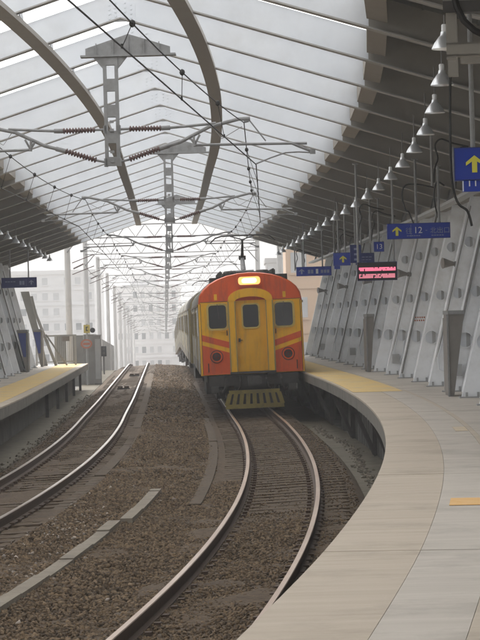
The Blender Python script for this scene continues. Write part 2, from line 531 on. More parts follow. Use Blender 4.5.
scatter(30000, -2.9, -.62, 18, 40, .012, .026, .006)
scatter(8500, -2.9, -1.15, 40, 62, .015, .03, .007)
scatter(3000, -2.9, -1.15, 62, 105, .026, .045, .01)
scatter(2200, -2.9, -1.0, 105, 152, .035, .06, .01)
scatter(2600, -.5, .5, 32, 62, .008, .016, .002)
scatter(2600, -4.4, -3.45, 30, 80, .008, .017, .002)
scatter(1500, -5.2, -4.6, 30, 90, .012, .026, .004)
scatter(1500, .62, 1.15, 31, 60, .01, .02, .004)
scatter(7000, -.5, .5, 17, 31.5, .012, .024, .014)
scatter(2600, .58, 1.1, 17, 31, .012, .024, .006)
scatter(400, -.5, .5, 31, 33, .012, .02, .01)
obj('ballast', stones('ballast', spots, 'stone'), kind='stuff', label='loose brown ballast stones lying between and around the tracks', cat='ballast')
spots = []
scatter(150, -2.95, -2.2, 22, 34, .012, .024, .012)
scatter(30, -2.9, -1.2, 19, 40, .015, .03, .02)
obj('pale_ballast', stones('pale_ballast', spots, 'palestone'), kind='stuff', label='pale whitish stones scattered left of the broken curb', cat='stones')
spots = []
for _ in range(700):
    Y = random.uniform(30, 62); u = 1.62 + .1 * math.sin(Y * .4) + random.gauss(0, .06)
    p = P(Y, u, -.31); spots.append((p.x, p.y, p.z, random.uniform(.015, .045)))
for _ in range(900):
    Y = random.uniform(34, 95); u = -5.25 + random.gauss(0, .13)
    p = P(Y, u, -.31); spots.append((p.x, p.y, p.z, random.uniform(.015, .05)))
obj('rubble', stones('rubble', spots, 'rubble'), kind='stuff', label='grey rubble lying along the gutters below both platform edges', cat='rubble')

# right gutter floor
d = MB(); d.sweep([(1.3, -.355), (2.05, -.355), (2.05, -.30), (1.3, -.32)], 10, 150, 2)
obj('gutter_floor', d.mesh('gutter_floor', 'mossy'), kind='structure')
d = MB(); d.sweep([(-6.2, -.355), (-5.36, -.355), (-5.36, -.325), (-6.2, -.31)], 10, 150, 2)
obj('gutter_floor', d.mesh('gutter_floor', 'mossy'), kind='structure')

# ============================================================ PLATFORMS (setting; paving slabs are pieces)
EU = 1.471; EL = -5.640
plat = obj('platform', None, loc=tuple(P(50, 2.2, 0)), kind='structure')
JY = [-6 + 7.1 * k for k in range(16)]
JY = [15.3 + 7.1 * k for k in range(-3, 12)]
WB = 3.28            # wall base
d = MB(); d.sweep([(EU, .775), (WB + 1.2, .775), (WB + 1.2, .985), (EU, .985)], -6, 100, 1)
part('slab_edge', d, ['nosing'], plat, world=True)
d = MB()
Yk = -4
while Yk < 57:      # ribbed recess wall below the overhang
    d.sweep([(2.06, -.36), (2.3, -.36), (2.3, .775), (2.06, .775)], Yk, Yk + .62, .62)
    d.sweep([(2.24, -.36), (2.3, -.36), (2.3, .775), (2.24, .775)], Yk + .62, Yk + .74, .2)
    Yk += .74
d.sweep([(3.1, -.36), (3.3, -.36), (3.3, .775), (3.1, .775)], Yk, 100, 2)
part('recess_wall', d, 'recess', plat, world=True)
for Yp in (60, 67, 74, 81, 88, 95):
    d = MB(); d.sweep([(2.1, -.36), (2.45, -.36), (2.45, .775), (2.1, .775)], Yp, Yp + .35, .2); part('pier', d, 'recess', plat, world=True)
for Y0, Y1 in zip(JY, JY[1:]):
    g_ = .012
    for nm, u0, u1, m_ in (('edge_slab', EU, 2.08, 'tanpave'), ('paving_slab', 2.083, 2.527, 'greypave'), ('joint_strip', 2.53, 2.60, 'tanpave'), ('paving_slab', 2.604, WB + .9, 'greypave')):
        dz = random.uniform(-.0015, .0015)
        d = MB(); d.sweep([(u0, .985), (u1, .985), (u1, HR + dz), (u0, HR + dz)], Y0 + g_, Y1 - g_, .8)
        part(nm, d, m_, plat, world=True)
d = MB(); d.sweep([(EU + .06, HR + .003), (2.5, HR + .003), (2.5, HR + .006), (EU + .06, HR + .006)], 46.8, 98, 1)
part('yellow_band', d, 'yellow', plat, world=True)
for (u0, u1, a, b) in ((2.17, 2.52, 18.7, 19.4), (2.36, 2.52, 30.3, 31.4)):
    d = MB(); d.sweep([(u0, HR + .003), (u1, HR + .003), (u1, HR + .006), (u0, HR + .006)], a, b, .5)
    part('orange_marking', d, 'orange_mark' if a < 25 else 'orange_faded', plat, world=True)
for k in range(9):   # triangular brackets below the overhang
    Y = 40.6 + 7.1 * (k - 2)
    d = MB()
    for dy in (0, .5):
        for sgn in (1,):
            a0, a1, a2 = P(Y + dy, 2.05, -.3), P(Y + dy, 2.05, .77), P(Y + dy, 1.55, .77)
            d.bar(a1 + Vector((-.01, 0, -.04)), a2 + Vector((0, 0, -.04)), .07, .07)
            d.bar(a0 + Vector((-.05, 0, .02)), a2 + Vector((.03, 0, -.06)), .07, .07)
            d.bar(a0 + Vector((-.05, 0, .02)), a1 + Vector((-.05, 0, -.08)), .06, .06)
    part('bracket', d, 'darkmetal', plat, world=True)

platl = obj('platform', None, loc=tuple(P(70, -7, 0)), kind='structure')
d = MB(); d.sweep([(EL, HL - .26), (EL, HL - .03), (-9.6, HL - .03), (-9.6, HL - .26)], 14, 103, 1)
part('slab_edge', d, 'nosing', platl, world=True)
d = MB(); d.sweep([(-6.2, -.36), (-6.2, HL - .26), (-6.45, HL - .26), (-6.45, -.36)], 14, 101, 1)
part('recess_wall', d, 'recess', platl, world=True)
JL = [18.0 + 7.1 * k for k in range(12)] + [103.0]
for Y0, Y1 in zip(JL, JL[1:]):
    for nm, u0, u1, m_ in (('edge_slab', EL, -5.9, 'tanpave'), ('yellow_slab', -5.91, -6.85, 'yellow'), ('paving_slab', -6.86, -9.5, 'greypave')):
        d = MB(); d.sweep([(u0, HL - .03), (u1, HL - .03), (u1, HL), (u0, HL)], Y0 + .012, Y1 - .012, .8)
        part(nm, d, m_, platl, world=True)
for k in range(5):
    Y = 101.5 - 7.1 * k; d = MB()
    a0, a1, a2 = P(Y, -6.19, -.3), P(Y, -6.19, .54), P(Y, -5.75, .54)
    d.bar(a1 + Vector((0, 0, -.04)), a2 + Vector((0, 0, -.04)), .08, .08); d.bar(P(Y, -5.95, -.32), P(Y, -5.95, .46), .1, .1)
    part('bracket', d, 'darkmetal', platl, world=True)

# curbs
def curb(name, u0, u1, z, Ya, Yb, label, tilt=0., m_='curb'):
    c = P((Ya + Yb) / 2, u0, 0)
    r_ = thing(name, label, 'curb', tuple(c))
    L_ = 1.7 if m_ == 'curb' else 9.0; Y = Ya; k = 0
    while Y < Yb - .3:
        Ye = min(Y + L_, Yb); du = random.uniform(-.009, .009); dz = random.uniform(-.014, .014)
        d = MB(); d.sweep([(u0 + du, z - .25), (u1 + du, z - .25), (u1 + du, z + dz), (u0 + du, z + dz + tilt)], Y + .004, Ye - .004, .6)
        part('concrete_block', d, m_, r_, world=True); Y = Ye
    return r_


curb('broken_curb', -2.13, -1.97, -.075, 16, 31.0, 'pale broken concrete curb between the two tracks, nearer longer run')
curb('broken_curb', -2.0, -1.84, -.075, 31.3, 36.8, 'short pale concrete curb end stepping right, beyond the longer run')
curb('ballast_curb', -3.12, -2.93, -.045, 31, 120, 'long dull concrete curb along the right side of the left track', m_='curbdull')
curb('ballast_curb', -1.33, -1.15, -.17, 35, 66, 'low grey concrete curb hugging the left side of the train track', m_='curbdull')

# ============================================================ TRACKS
RP = [(-.0625, -.153), (.0625, -.153), (.0625, -.14), (.012, -.125), (.009, -.05), (.0325, -.038), (.0325, -.008), (.026, 0), (-.026, 0), (-.0325, -.008), (-.0325, -.038), (-.009, -.05), (-.012, -.125), (-.0625, -.14)]
RM = [0] * 14
for i in (6, 7, 8): RM[i] = 1
slp = MB()
slp.hexa([(-1.0, -.13, -.2), (1.0, -.13, -.2), (1.0, .13, -.2), (-1.0, .13, -.2), (-1.0, -.1, 0), (1.0, -.1, 0), (1.0, .1, 0), (-1.0, .1, 0)])
for sx in (-.5335, .5335):
    for dx in (-.095, .095): slp.box(sx + dx - .03, sx + dx + .03, -.05, .05, -.01, .035, 1)
slm = slp.mesh('sleeper', ['sleeper', 'railside'])
for u0, plane, lab in ((0, plR, 'railway track the orange and yellow train stands on'), (-SP, plL, 'empty railway track curving past the left platform')):
    c = P(40, u0, 0)
    t = thing('railway_track', lab, 'railway track', tuple(c), group=None)
    for sg in (-1, 1):
        d = MB(); d.sweep([(u0 + sg * .5655 + a, z) for a, z in RP], 8, 160, .8, plane, RM)
        part('rail', d, ['railside', 'railtopwarm' if u0 == 0 else 'railtop'], t, smooth=True, world=True)
    Y = 15.6
    while Y < 154:
        p = P(Y, u0, plane(u0) - .158 + random.uniform(-.006, .004))
        o = obj('sleeper', slm, t, p - c, (0, -CANT, rz(Y) + random.uniform(-.006, .006)))
        Y += .6

# small boxes between the rails of the left track
for Y, du, lab in ((116.5, .1, 'small brown signalling box between rails, the farther one near the crest'), (94, -.05, 'small brown signalling box between rails, the nearer wider one')):
    p = P(Y, -SP + du, ZL - .16); t = thing('track_box', lab, 'signal box', tuple(p), (0, 0, rz(Y)))
    d = MB(); d.box(-.22, -.03, -.2, .2, 0, .13); d.box(.03, .22, -.2, .2, 0, .13); part('casing', d, 'railside', t)
    d = MB(); d.box(-.25, .25, -.22, -.2, 0, .06); part('base_bar', d, 'darkmetal', t)

# ============================================================ ROOF
PITCH = .314; ZR = 6.93
BAY = 3.55
FY = [27.9 + BAY * i for i in range(-6, 21)]
DB = 3.535           # half width of the translucent part
DE_R, DE_L = 6.33, 6.75
roof = thing('station_roof', 'arching station roof of white cross beams and translucent sheets over both tracks', 'roof', tuple(P(50, UM, ZR)))
def zr(du): return ZR - PITCH * abs(du)
def beam_mb(Y, d0, d1, depth, wf, nseg, mb, mi_w=0, mi_f=1, drop=0.):
    """I section running across: web plate and bottom flange between offsets d0..d1 from the ridge"""
    for i in range(nseg):
        a = d0 + (d1 - d0) * i / nseg; b = d0 + (d1 - d0) * (i + 1) / nseg
        if a < 0 < b: pass
        za, zb2 = zr(a) - drop, zr(b) - drop
        def q(du, dy, z):
            p = P(Y, UM + du, z); p.y += dy; return p
        mb.hexa([q(a, -.008, za + .02), q(b, -.008, zb2 + .02), q(b, .008, zb2 + .02), q(a, .008, za + .02), q(a, -.008, za + depth), q(b, -.008, zb2 + depth), q(b, .008, zb2 + depth), q(a, .008, za + depth)], mi_w)
        mb.hexa([q(a, -wf / 2, za), q(b, -wf / 2, zb2), q(b, wf / 2, zb2), q(a, wf / 2, za), q(a, -wf / 2, za + .02), q(b, -wf / 2, zb2 + .02), q(b, wf / 2, zb2 + .02), q(a, wf / 2, za + .02)], mi_f)
    return mb


DEP = .405
for i, Y in enumerate(FY):
    d = MB(); beam_mb(Y, -DB, 0, DEP, .19, 1, d); beam_mb(Y, 0, DB, DEP, .19, 1, d)
    # apex plate with bolts
    def q(du, dy, z):
        p = P(Y, UM + du, z); p.y += dy; return p
    b = part('cross_beam', d, ['white', 'flange'], roof, world=True)
    d = MB()
    for sx in (-1, 1):
        for kx in range(2):
            for kz in range(4):
                c = q(sx * (.07 + .09 * kx), -.02, ZR + .04 + kz * .065 - .03 * kx); d.box(c.x - .012, c.x + .012, c.y - .012, c.y + .012, c.z - .012, c.z + .012)
    pl = q(0, -.012, 0)
    d.hexa([q(-.22, -.014, ZR - .04), q(.22, -.014, ZR - .04), q(.22, -.0085, ZR - .04), q(-.22, -.0085, ZR - .04), q(-.22, -.014, ZR + .22), q(.22, -.014, ZR + .22), q(.22, -.0085, ZR + .22), q(-.22, -.0085, ZR + .22)])
    o = obj('apex_plate', d.mesh('apex_plate', 'white', tuple(roof.location)), roof)
    for sg, DE in ((1, DE_R), (-1, DE_L)):
        d = MB(); beam_mb(Y, sg * DB, sg * DE, DEP, .2, 1, d)
        part('canopy_beam', d, ['brown', 'flange'], roof, world=True)  # same white beam continued; its shade is put into the brown-grey colour
for i, (Ya, Yb) in enumerate(zip(FY, FY[1:])):
    def q2(Y, du, z): return P(Y, UM + du, z)
    for sg, DE in ((1, DE_R), (-1, DE_L)):
        # two translucent sheets each side with a seam
        for (a, b) in ((.0, 1.75), (1.76, DB)):
            d = MB(); z0 = DEP + .012
            pts = []
            for zz in (0, .006):
                for (Y, du) in ((Ya + .06, a), (Ya + .06, b), (Yb - .06, b), (Yb - .06, a)):
                    pts.append(q2(Y, sg * du, zr(du) + z0 + zz))
            d.add(pts[:4], [(0, 1, 2, 3)])
            part('translucent_sheet', d, 'sheet', roof, world=True)
        # opaque corrugated sheets
        nR = 5
        wd = (DE + .35 - DB) / nR
        for k in range(nR):
            a = DB + .02 + wd * k; b = a + wd - .012
            d = MB()
            P0 = [q2(Ya + .0, sg * a, zr(a) + DEP + .012), q2(Ya, sg * b, zr(b) + DEP + .012), q2(Yb, sg * b, zr(b) + DEP + .012), q2(Yb, sg * a, zr(a) + DEP + .012)]
            up = Vector((0, 0, .03))
            d.hexa(P0 + [p + up for p in P0])
            d.bar(P0[1] + Vector((0, 0, -.012)), P0[2] + Vector((0, 0, -.012)), .03, .02)
            part('roof_sheet', d, 'dkroof', roof, world=True)
        # brown fascia plate between beams at the edge of the opaque part
        d = MB(); Ia, Ib = sg * (DB - .02), sg * (DB + .22)
        q3 = lambda Y, du, z: P(Y, UM + du, z)
        lo = .05
        d.hexa([q3(Ya + .1, Ia, zr(DB) + lo + .06), q3(Ya + .1, Ib, zr(DB) + lo), q3(Yb - .1, Ib, zr(DB) + lo), q3(Yb - .1, Ia, zr(DB) + lo + .06),
                q3(Ya + .1, Ia, zr(DB) + DEP), q3(Ya + .1, Ib, zr(DB) + DEP - .06), q3(Yb - .1, Ib, zr(DB) + DEP - .06), q3(Yb - .1, Ia, zr(DB) + DEP)])
        part('fascia_plate', d, 'fascia', roof, world=True)
# the two brown longitudinal girders
for sg in (-1, 1):
    u0 = UM + sg * 1.149; z0 = zr(1.149)
    d = MB(); d.sweep([(u0 - .11, z0 - .075), (u0 + .11, z0 - .075), (u0 + .11, z0 - .005), (u0 - .11, z0 - .005)], FY[0], FY[-1] + .1, .9)
    part('longitudinal_girder', d, 'brown', roof, world=True)
    for Y in FY:
        d = MB(); s2 = sg * 1.0
        p = P(Y, u0, 0)
        for sy in (-1, ):
            a = [P(Y + .02, u0 + .1, z0), P(Y + .02, u0 + .1, z0 + DEP), P(Y + .42, u0 + .1, z0)]
            o3 = Vector((.012, 0, 0))
            d.add(a + [v + o3 for v in a], [(0, 1, 2), (5, 4, 3), (0, 3, 4, 1), (1, 4, 5, 2), (2, 5, 3, 0)])
        part('gusset', d, 'white', roof, world=True)
# eave beam above the walls
for sg, DE in ((1, DE_R), (-1, DE_L)):
    d = MB(); u0 = UM + sg * (DE + .12); z0 = zr(DE) - .05
    d.sweep([(u0 - .08, z0), (u0 + .08, z0), (u0 + .08, z0 + .3), (u0 - .08, z0 + .3)], FY[0], FY[-1], 1)
    part('eave_beam', d, 'brown', roof, world=True)

# ============================================================ LEANING WALLS
LEAN = .25
HOLES = ((.98, .14), (1.9, .105), (2.95, .105))
def column_mesh(side, h):
    """leaning web plate across the wall line, local x = u outwards, y along the track, with three round openings"""
    w0, w1 = .36, .34
    d = MB(); q = lambda x: side * x
    d.hexa([(q(0), -.04, 0), (q(w0), -.04, 0), (q(w0), .04, 0), (q(0), .04, 0), (q(LEAN * h), -.04, h), (q(LEAN * h + w1), -.04, h), (q(LEAN * h + w1), .04, h), (q(LEAN * h), .04, h)])
    o = bpy.data.objects.new('tmp_panel', d.mesh('leaning_column', 'wall')); col.objects.link(o)
    cut = MB()
    for zc, r in HOLES:
        xc = q(LEAN * zc + .17); cut.tube([(xc, -.3, zc), (xc, .3, zc)], r, 24)
    co = bpy.data.objects.new('tmp_cut', cut.mesh('cut', 'wall')); col.objects.link(co)
    bm_ = o.modifiers.new('b', 'BOOLEAN'); bm_.object = co; bm_.operation = 'DIFFERENCE'; bm_.solver = 'EXACT'
    dg = bpy.context.evaluated_depsgraph_get()
    res = bpy.data.meshes.new_from_object(o.evaluated_get(dg)); res.name = 'leaning_column'
    bpy.data.objects.remove(o); bpy.data.objects.remove(co)
    fl = MB(); fl.hexa([(q(-.012), -.046, 0), (q(0), -.046, 0), (q(0), .06, 0), (q(-.012), .06, 0), (q(LEAN * h - .012), -.046, h), (q(LEAN * h), -.046, h), (q(LEAN * h), .06, h), (q(LEAN * h - .012), .06, h)])
    ports = []
    for zc, r in HOLES:
        pm = MB(); n_ = 20; xc = q(LEAN * zc + .17)
        for rr, yy in ((r, -.075), (r + .012, -.075), (r + .012, .05), (r, .05)):
            for k in range(n_):
                t_ = 2 * math.pi * k / n_; pm.v.append((xc + rr * math.cos(t_), yy, zc + rr * math.sin(t_)))
        for i in range(4):
            for k in range(n_):
                k2 = (k + 1) % n_; i2 = (i + 1) % 4; pm.f.append((i * n_ + k, i * n_ + k2, i2 * n_ + k2, i2 * n_ + k)); pm.m.append(0)
        # disc closes the hole; grey band paints its shade, white its lit part
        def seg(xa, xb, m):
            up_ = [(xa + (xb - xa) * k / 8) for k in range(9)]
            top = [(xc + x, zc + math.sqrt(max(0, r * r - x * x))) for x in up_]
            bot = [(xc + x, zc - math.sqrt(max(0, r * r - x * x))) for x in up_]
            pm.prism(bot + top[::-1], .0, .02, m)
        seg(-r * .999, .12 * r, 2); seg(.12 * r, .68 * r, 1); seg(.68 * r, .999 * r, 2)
        ports.append(pm.mesh('port', ['wall', 'fitting_shade', 'white']))
    return res, fl.mesh('flange', 'wall'), ports


def wall(side, zb, zt, ubase, Ylist, label):
    c = P(60, ubase, zb)
    t = thing('leaning_wall', label, 'wall', tuple(c))
    me, fl, ports = column_mesh(side, zt - zb)
    s2 = side
    for k, Y in enumerate(Ylist):
        o = obj('leaning_column', me, t, P(Y, ubase, zb) - c, (0, 0, rz(Y)))
        obj('flange', fl, o)
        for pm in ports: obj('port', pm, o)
        # back panels between the columns, two per bay
        for (ya, yb) in ((.045, BAY * .5 - .006), (BAY * .5 + .006, BAY - .045)):
            d = MB(); q = lambda y, z, o_: P(Y + y, ubase + s2 * (LEAN * (z - zb) + .30 + o_), z)
            d.hexa([q(ya, zb, 0), q(yb, zb, 0), q(yb, zb, .07), q(ya, zb, .07), q(ya, zt, 0), q(yb, zt, 0), q(yb, zt, .07), q(ya, zt, .07)])
            part('wall_panel', d, 'wall', t, world=True)
        # foot plate
        d = MB(); d.box(-.05, .38, -.09, .1, 0, .025); d.box(.06, .1, -.07, -.041, .025, .1); d.box(.26, .3, -.07, -.041, .025, .1)
        if side < 0: d.v = [(-x, y, z) for x, y, z in d.v]
        f_ = part('foot', d, 'fitting_shade', t); f_.location = P(Y, ubase, zb) - c; f_.rotation_euler = (0, 0, rz(Y))
        q = lambda z, o_=0: P(Y - .07, ubase + s2 * (LEAN * (z - zb)) + s2 * o_, z)
        if k % 3 == 0:
            d = MB(); d.tube([q(zb + .12, .02), q(zb + 1.4, .02), q(zb + 2.6, .02), q(zt - .1, .02)], .024, 6)
            part('conduit', d, 'seam', t, world=True)
        elif k % 3 == 1:
            d = MB(); d.tube([q(zb + .6, .03), q(zb + 2.2, .03), q(zt - .3, .03)], .012, 6)
            part('conduit', d, 'seam', t, world=True)
        if k % 3 == 1:
            d = MB(); q = lambda x, z: P(Y - .09, ubase + s2 * (LEAN * (z - zb) + x), z)
            d.tube([q(.06, zb + .95), q(.04, zb + .6), q(.12, zb + .36), q(.26, zb + .3), q(.3, zb + .5), q(.24, zb + .85)], .016, 6)
            part('cable_loop', d, 'white', t, world=True)
        if k % 4 == 2:
            d = MB(); q = lambda x, z, y: P(Y - y, ubase + s2 * (LEAN * (z - zb) + x), z)
            a, b = q(.08, zb + .3, .06), q(.2, zb + .52, .12)
            d.box(min(a.x, b.x), max(a.x, b.x), min(a.y, b.y), max(a.y, b.y), a.z, b.z); part('switch_box', d, 'fitting_shade', t, world=True)
        if k in (4, 9) and side > 0:
            d = MB()
            for r_ in range(2):
                for c_ in range(5):
                    a = P(Y - .046, ubase + LEAN * (1.42 - .07 * r_) + .06 + .05 * c_, zb + 1.42 - .07 * r_); d.box(a.x - .014, a.x + .014, a.y - .002, a.y + .002, a.z - .018, a.z + .018)
            part('printed_notice', d, 'ringred', t, world=True)
    return t


YR = [27.9 + BAY * k for k in range(-1, 21)]
wr = wall(1, HR, 5.0, 3.22, YR[:-1], 'long leaning wall of pale columns with round ports along the right platform')
YLf = [27.9 + BAY * k for k in range(8, 20)]
wl = wall(-1, HL, 4.9, -7.45, YLf, 'leaning wall of pale columns at the back of the left platform')

# triangular door boxes projecting from the walls
def door_box(Y, side, ub, zb, label, poster=False, wd=.24):
    p = P(Y, ub, zb); t = thing('door_box', label, 'door box', tuple(p), (0, 0, rz(Y)))
    h = 1.47; s2 = side
    d = MB()
    poly = [(-s2 * .04, 0), (s2 * .03, 0), (s2 * wd, h), (-s2 * .04, h)]
    if s2 < 0: poly = poly[::-1]
    d.prism(poly, 0, 1.05)
    part('casing', d, 'doordark', t)
    d = MB(); d.box(*sorted((-s2 * .05, s2 * (wd + .01))), -.03, 1.08, h, h + .07); part('lintel', d, 'galv', t)
    d = MB(); d.box(*sorted((-s2 * .065, -s2 * .043)), .08, .97, .05, h - .06); part('door_leaf', d, 'doordark', t)
    d = MB(); d.bar((-s2 * .06, -.01, .0), (-s2 * .06, -.01, h), .05, .03); part('jamb', d, 'galv', t)
    if poster:
        d = MB(); d.hexa([(s2 * .02, -.012, .55), (s2 * .11, -.012, .55), (s2 * .11, -.002, .55), (s2 * .02, -.002, .55), (-s2 * .0, -.012, 1.42), (s2 * .29, -.012, 1.42), (s2 * .29, -.002, 1.42), (-s2 * .0, -.002, 1.42)])
        part('poster', d, 'blueposter', t)


door_box(43.0, 1, 3.13, HR, 'tall dark tapered door box in the right wall, nearest to the camera')
door_box(63.6, 1, 3.13, HR, 'dark tapered door box farther along the right wall, near the yellow band', wd=.15)
door_box(87.3, -1, -7.36, HL, 'blue panelled door box on left wall, nearest the left picture edge', True, wd=.33)
door_box(97.6, -1, -7.36, HL, 'blue panelled door box on left wall, close to the end railing', True, wd=.33)

# cable tray along the top of the right wall
p0 = P(60, 3.7, 4.85)
t = thing('cable_tray', 'pale lattice cable tray running along the top of the right wall', 'cable tray', tuple(p0))
d = MB(); d.sweep([(3.62, 4.72), (3.82, 4.72), (3.82, 4.78), (3.62, 4.78)], 24, 98, 1); part('tray', d, 'fence', t, world=True)
for k in range(21):
    Y = 24.6 + BAY * k; d = MB(); d.bar(P(Y, 3.72, 4.78), P(Y, 3.95, 5.2), .04, .04); d.bar(P(Y, 3.72, 4.78), P(Y + 1.2, 3.9, 5.1), .03, .03)
    part('hanger', d, 'galv', t, world=True)
d = MB()
d.tube([P(24 + k * 1.5, 3.74 + .03 * math.sin(k * 1.7), 4.79 + .02 * math.sin(k * 2.3)) for k in range(48)], .03, 6)
part('cable', d, 'wire', t, world=True)

# horn loudspeakers on the right wall
for k, Y in enumerate((49.3, 59.9, 70.6, 81.2, 91.8)):
    lab = ['horn loudspeaker on the right wall, nearest, right of the 12 sign', 'horn loudspeaker on the right wall below the 12 sign', 'horn loudspeaker on the right wall just below the red display', 'horn loudspeaker on the right wall left of the red display', 'tiny horn loudspeaker on the right wall beside the train roof'][k]
    zc = 3.52; uw = WB + .25 * (zc - HR)
    p = P(Y, uw, zc); t = thing('horn_speaker', lab, 'loudspeaker', tuple(p), (0, 0, rz(Y)), 'horn loudspeakers on the right wall')
    d = MB(); d.tube([(-.34, -.12, .02), (-.3, -.11, .02), (-.18, -.09, .01), (-.08, -.07, 0)], [.115, .1, .06, .035], 14); part('horn', d, 'doordark', t, smooth=True)
    d = MB(); d.tube([(-.09, -.07, 0), (-.0, -.06, -.01)], .06, 12); part('driver', d, 'seam', t)
    d = MB(); d.tube([(-.03, -.06, -.03), (.0, -.05, -.14), (.05, -.02, -.14), (.08, .03, 0)], .018, 6); d.tube([(.0, -.06, 0), (.1, .03, .02)], .02, 6); part('bracket', d, 'seam', t)

# ============================================================ PENDANT LAMPS
lamp = thing('pendant_lamp', 'x', 'lamp')
d = MB(); d.lathe([(.036, .165), (.042, .13), (.058, .115), (.098, .06), (.124, .012), (.128, 0), (.121, .0), (.09, .06), (.05, .105), (.0, .11)], 20)
part('shade', d, 'lamp', lamp, smooth=True)
d = MB(); d.lathe([(0, .235), (.022, .235), (.03, .225), (.03, .165), (0, .165)], 12); part('lamp_cap', d, 'lampcap', lamp, smooth=True)
d = MB(); d.tube([(0, 0, .235), (0, 0, .58)], .009, 6); part('stem', d, 'seam', lamp)
d = MB(); d.lathe([(0, .02), (.03, .03), (.04, .06), (.03, .1), (0, .11)], 10); part('bulb', d, 'signwhite', lamp, smooth=True)
lampsR = [(22.9 + BAY * k, 2.2) for k in range(21)]
lampsL = [(62.2 + BAY * k, -6.75) for k in range(10)]
for i, (Y, u) in enumerate(lampsR + lampsL):
    o = lamp if i == 0 else copy_tree(lamp)
    o.location = P(Y, u, 5.0)
    right = i < len(lampsR)
    if right:
        ORD = ['nearest', 'second', 'third', 'fourth', 'fifth', 'sixth', 'seventh', 'eighth', 'ninth', 'tenth', 'eleventh', 'twelfth']
        if i == 0: o['label'] = 'nearest bell lamp, half hidden behind the steel hanger frame'
        elif i < 12: o['label'] = ORD[i] + ' bell lamp under the right canopy, counted from the steel hanger frame'
        else: o['label'] = 'one of the tiny far bell lamps above the far signs under the right canopy'
        o['group'] = 'lamps under the right canopy'
        if i >= 12: o['group'] = 'far lamps under the right canopy'
    else:
        j = len(lampsR) + len(lampsL) - 1 - i
        ORD = ['farthest', 'second farthest', 'third farthest', 'fourth farthest', 'fifth farthest', 'sixth farthest']
        o['label'] = (ORD[j] + ' bell lamp under the left canopy, counted from its open far end') if j < 6 else 'bell lamp under the left canopy, beyond the left picture edge or near it'
        o['group'] = 'lamps under the left canopy' if j < 6 else 'nearer lamps under the left canopy'

# ============================================================ SIGNS
def arrow_mb(x, z, s, y=-.075, up=True):
    d = MB()
    pts = [(x - .5 * s, z + .1 * s), (x - .5 * s, z - .1 * s), (x - .15 * s, z + .14 * s), (x - .15 * s, z - .5 * s), (x + .15 * s, z - .5 * s), (x + .15 * s, z + .14 * s), (x + .5 * s, z - .1 * s), (x + .5 * s, z + .1 * s), (x, z + .5 * s)]
    d.add([(a, y, b) for a, b in pts], [(0, 1, 2), (0, 2, 8), (2, 3, 4, 5), (2, 5, 8), (5, 6, 7), (5, 7, 8)])
    d.add([(a, y + .002, b) for a, b in pts], [(2, 1, 0), (8, 2, 0), (5, 4, 3, 2), (8, 5, 2), (7, 6, 5), (8, 7, 5)])
    return d


def sign(Y, u0, u1, z0, z1, label, mat_='blue', hang=None, top=5.35, name='hanging_sign', cat='sign', hang_z=None):
    c = P(Y, u0, z0); w_ = u1 - u0; h = z1 - z0
    t = thing(name, label, cat, tuple(c), (0, 0, rz(Y)))
    d = MB(); d.box(0, w_, -.06, .06, 0, h); part('panel', d, mat_, t)
    d = MB(); y = -.064
    for (a, b, e, f_) in ((0, w_, 0, .008), (0, w_, h - .008, h), (0, .008, .008, h - .008), (w_ - .008, w_, .008, h - .008)): d.box(a, b, -.066, -.0605, e, f_)
    part('rim', d, 'bluedark', t)
    for hx in (hang if hang is not None else (.25, .75)):
        zt_ = ZR - PITCH * abs(u0 + hx * w_ - UM) + .02 - z0
        d = MB(); d.tube([(hx * w_, 0, h), (hx * w_, 0, zt_)], .024, 8); d.box(hx * w_ - .06, hx * w_ + .06, -.06, .06, zt_ - .02, zt_)
        part('hanger_pipe', d, 'galv', t)
    return t, w_, h


def letter(t, s, x, z, size, m='signwhite'):
    return obj('lettering', text_mesh(s, size, m), t, (x, -.0665, z))


def strokes(t, x0, x1, z0, z1, n_, m='signpale'):
    d = MB(); k = 0; x = x0
    cw = (x1 - x0) / n_
    for i in range(n_):
        a = x0 + cw * i + cw * .12; b = x0 + cw * (i + 1) - cw * .12
        d.box(a, b, -.066, -.0605, z0, z1)
    part('small_print', d, m, t)


def smooth(pts, k=5):
    pts = [Vector(p) for p in pts]; out = []
    for i in range(len(pts) - 1):
        p0, p1, p2, p3 = pts[max(i - 1, 0)], pts[i], pts[i + 1], pts[min(i + 2, len(pts) - 1)]
        for j in range(k):
            t_ = j / k
            out.append(.5 * (2 * p1 + (p2 - p0) * t_ + (2 * p0 - 5 * p1 + 4 * p2 - p3) * t_ ** 2 + (3 * p1 - p0 - 3 * p2 + p3) * t_ ** 3))
    out.append(pts[-1]); return out


def cable(t, pts, r=.014):
    d = MB(); d.tube(smooth(pts), r, 6); part('cable', d, 'wire', t, smooth=True)


# A nearest
t, w_, h = sign(24.0, 2.265, 3.45, 3.81, 4.135, 'nearest blue hanging sign with a yellow up arrow at the right edge', hang=(.16, .8))
part('arrow', arrow_mb(.2, .16, .17, -.068), 'yarrow', t)
letter(t, '往', .5, .1, .17); letter(t, '12', .72, .1, .17)
d = MB(); d.box(.075, 1.1, -.05, .05, -.11, -.003); part('lower_panel', d, 'blue', t)
d = MB()
for k in range(5): d.box(.14 + .06 * k, .152 + .06 * k, -.056, -.0505, -.06, -.005)
d.box(.077, .088, -.056, -.0505, -.108, -.006)
part('lower_marks', d, 'signwhite', t)
cable(t, [(.0, .05, 1.1), (-.02, .05, .9), (-.03, .05, .1), (.02, .05, -.2), (.12, .05, -.3), (.16, .05, -.45)])
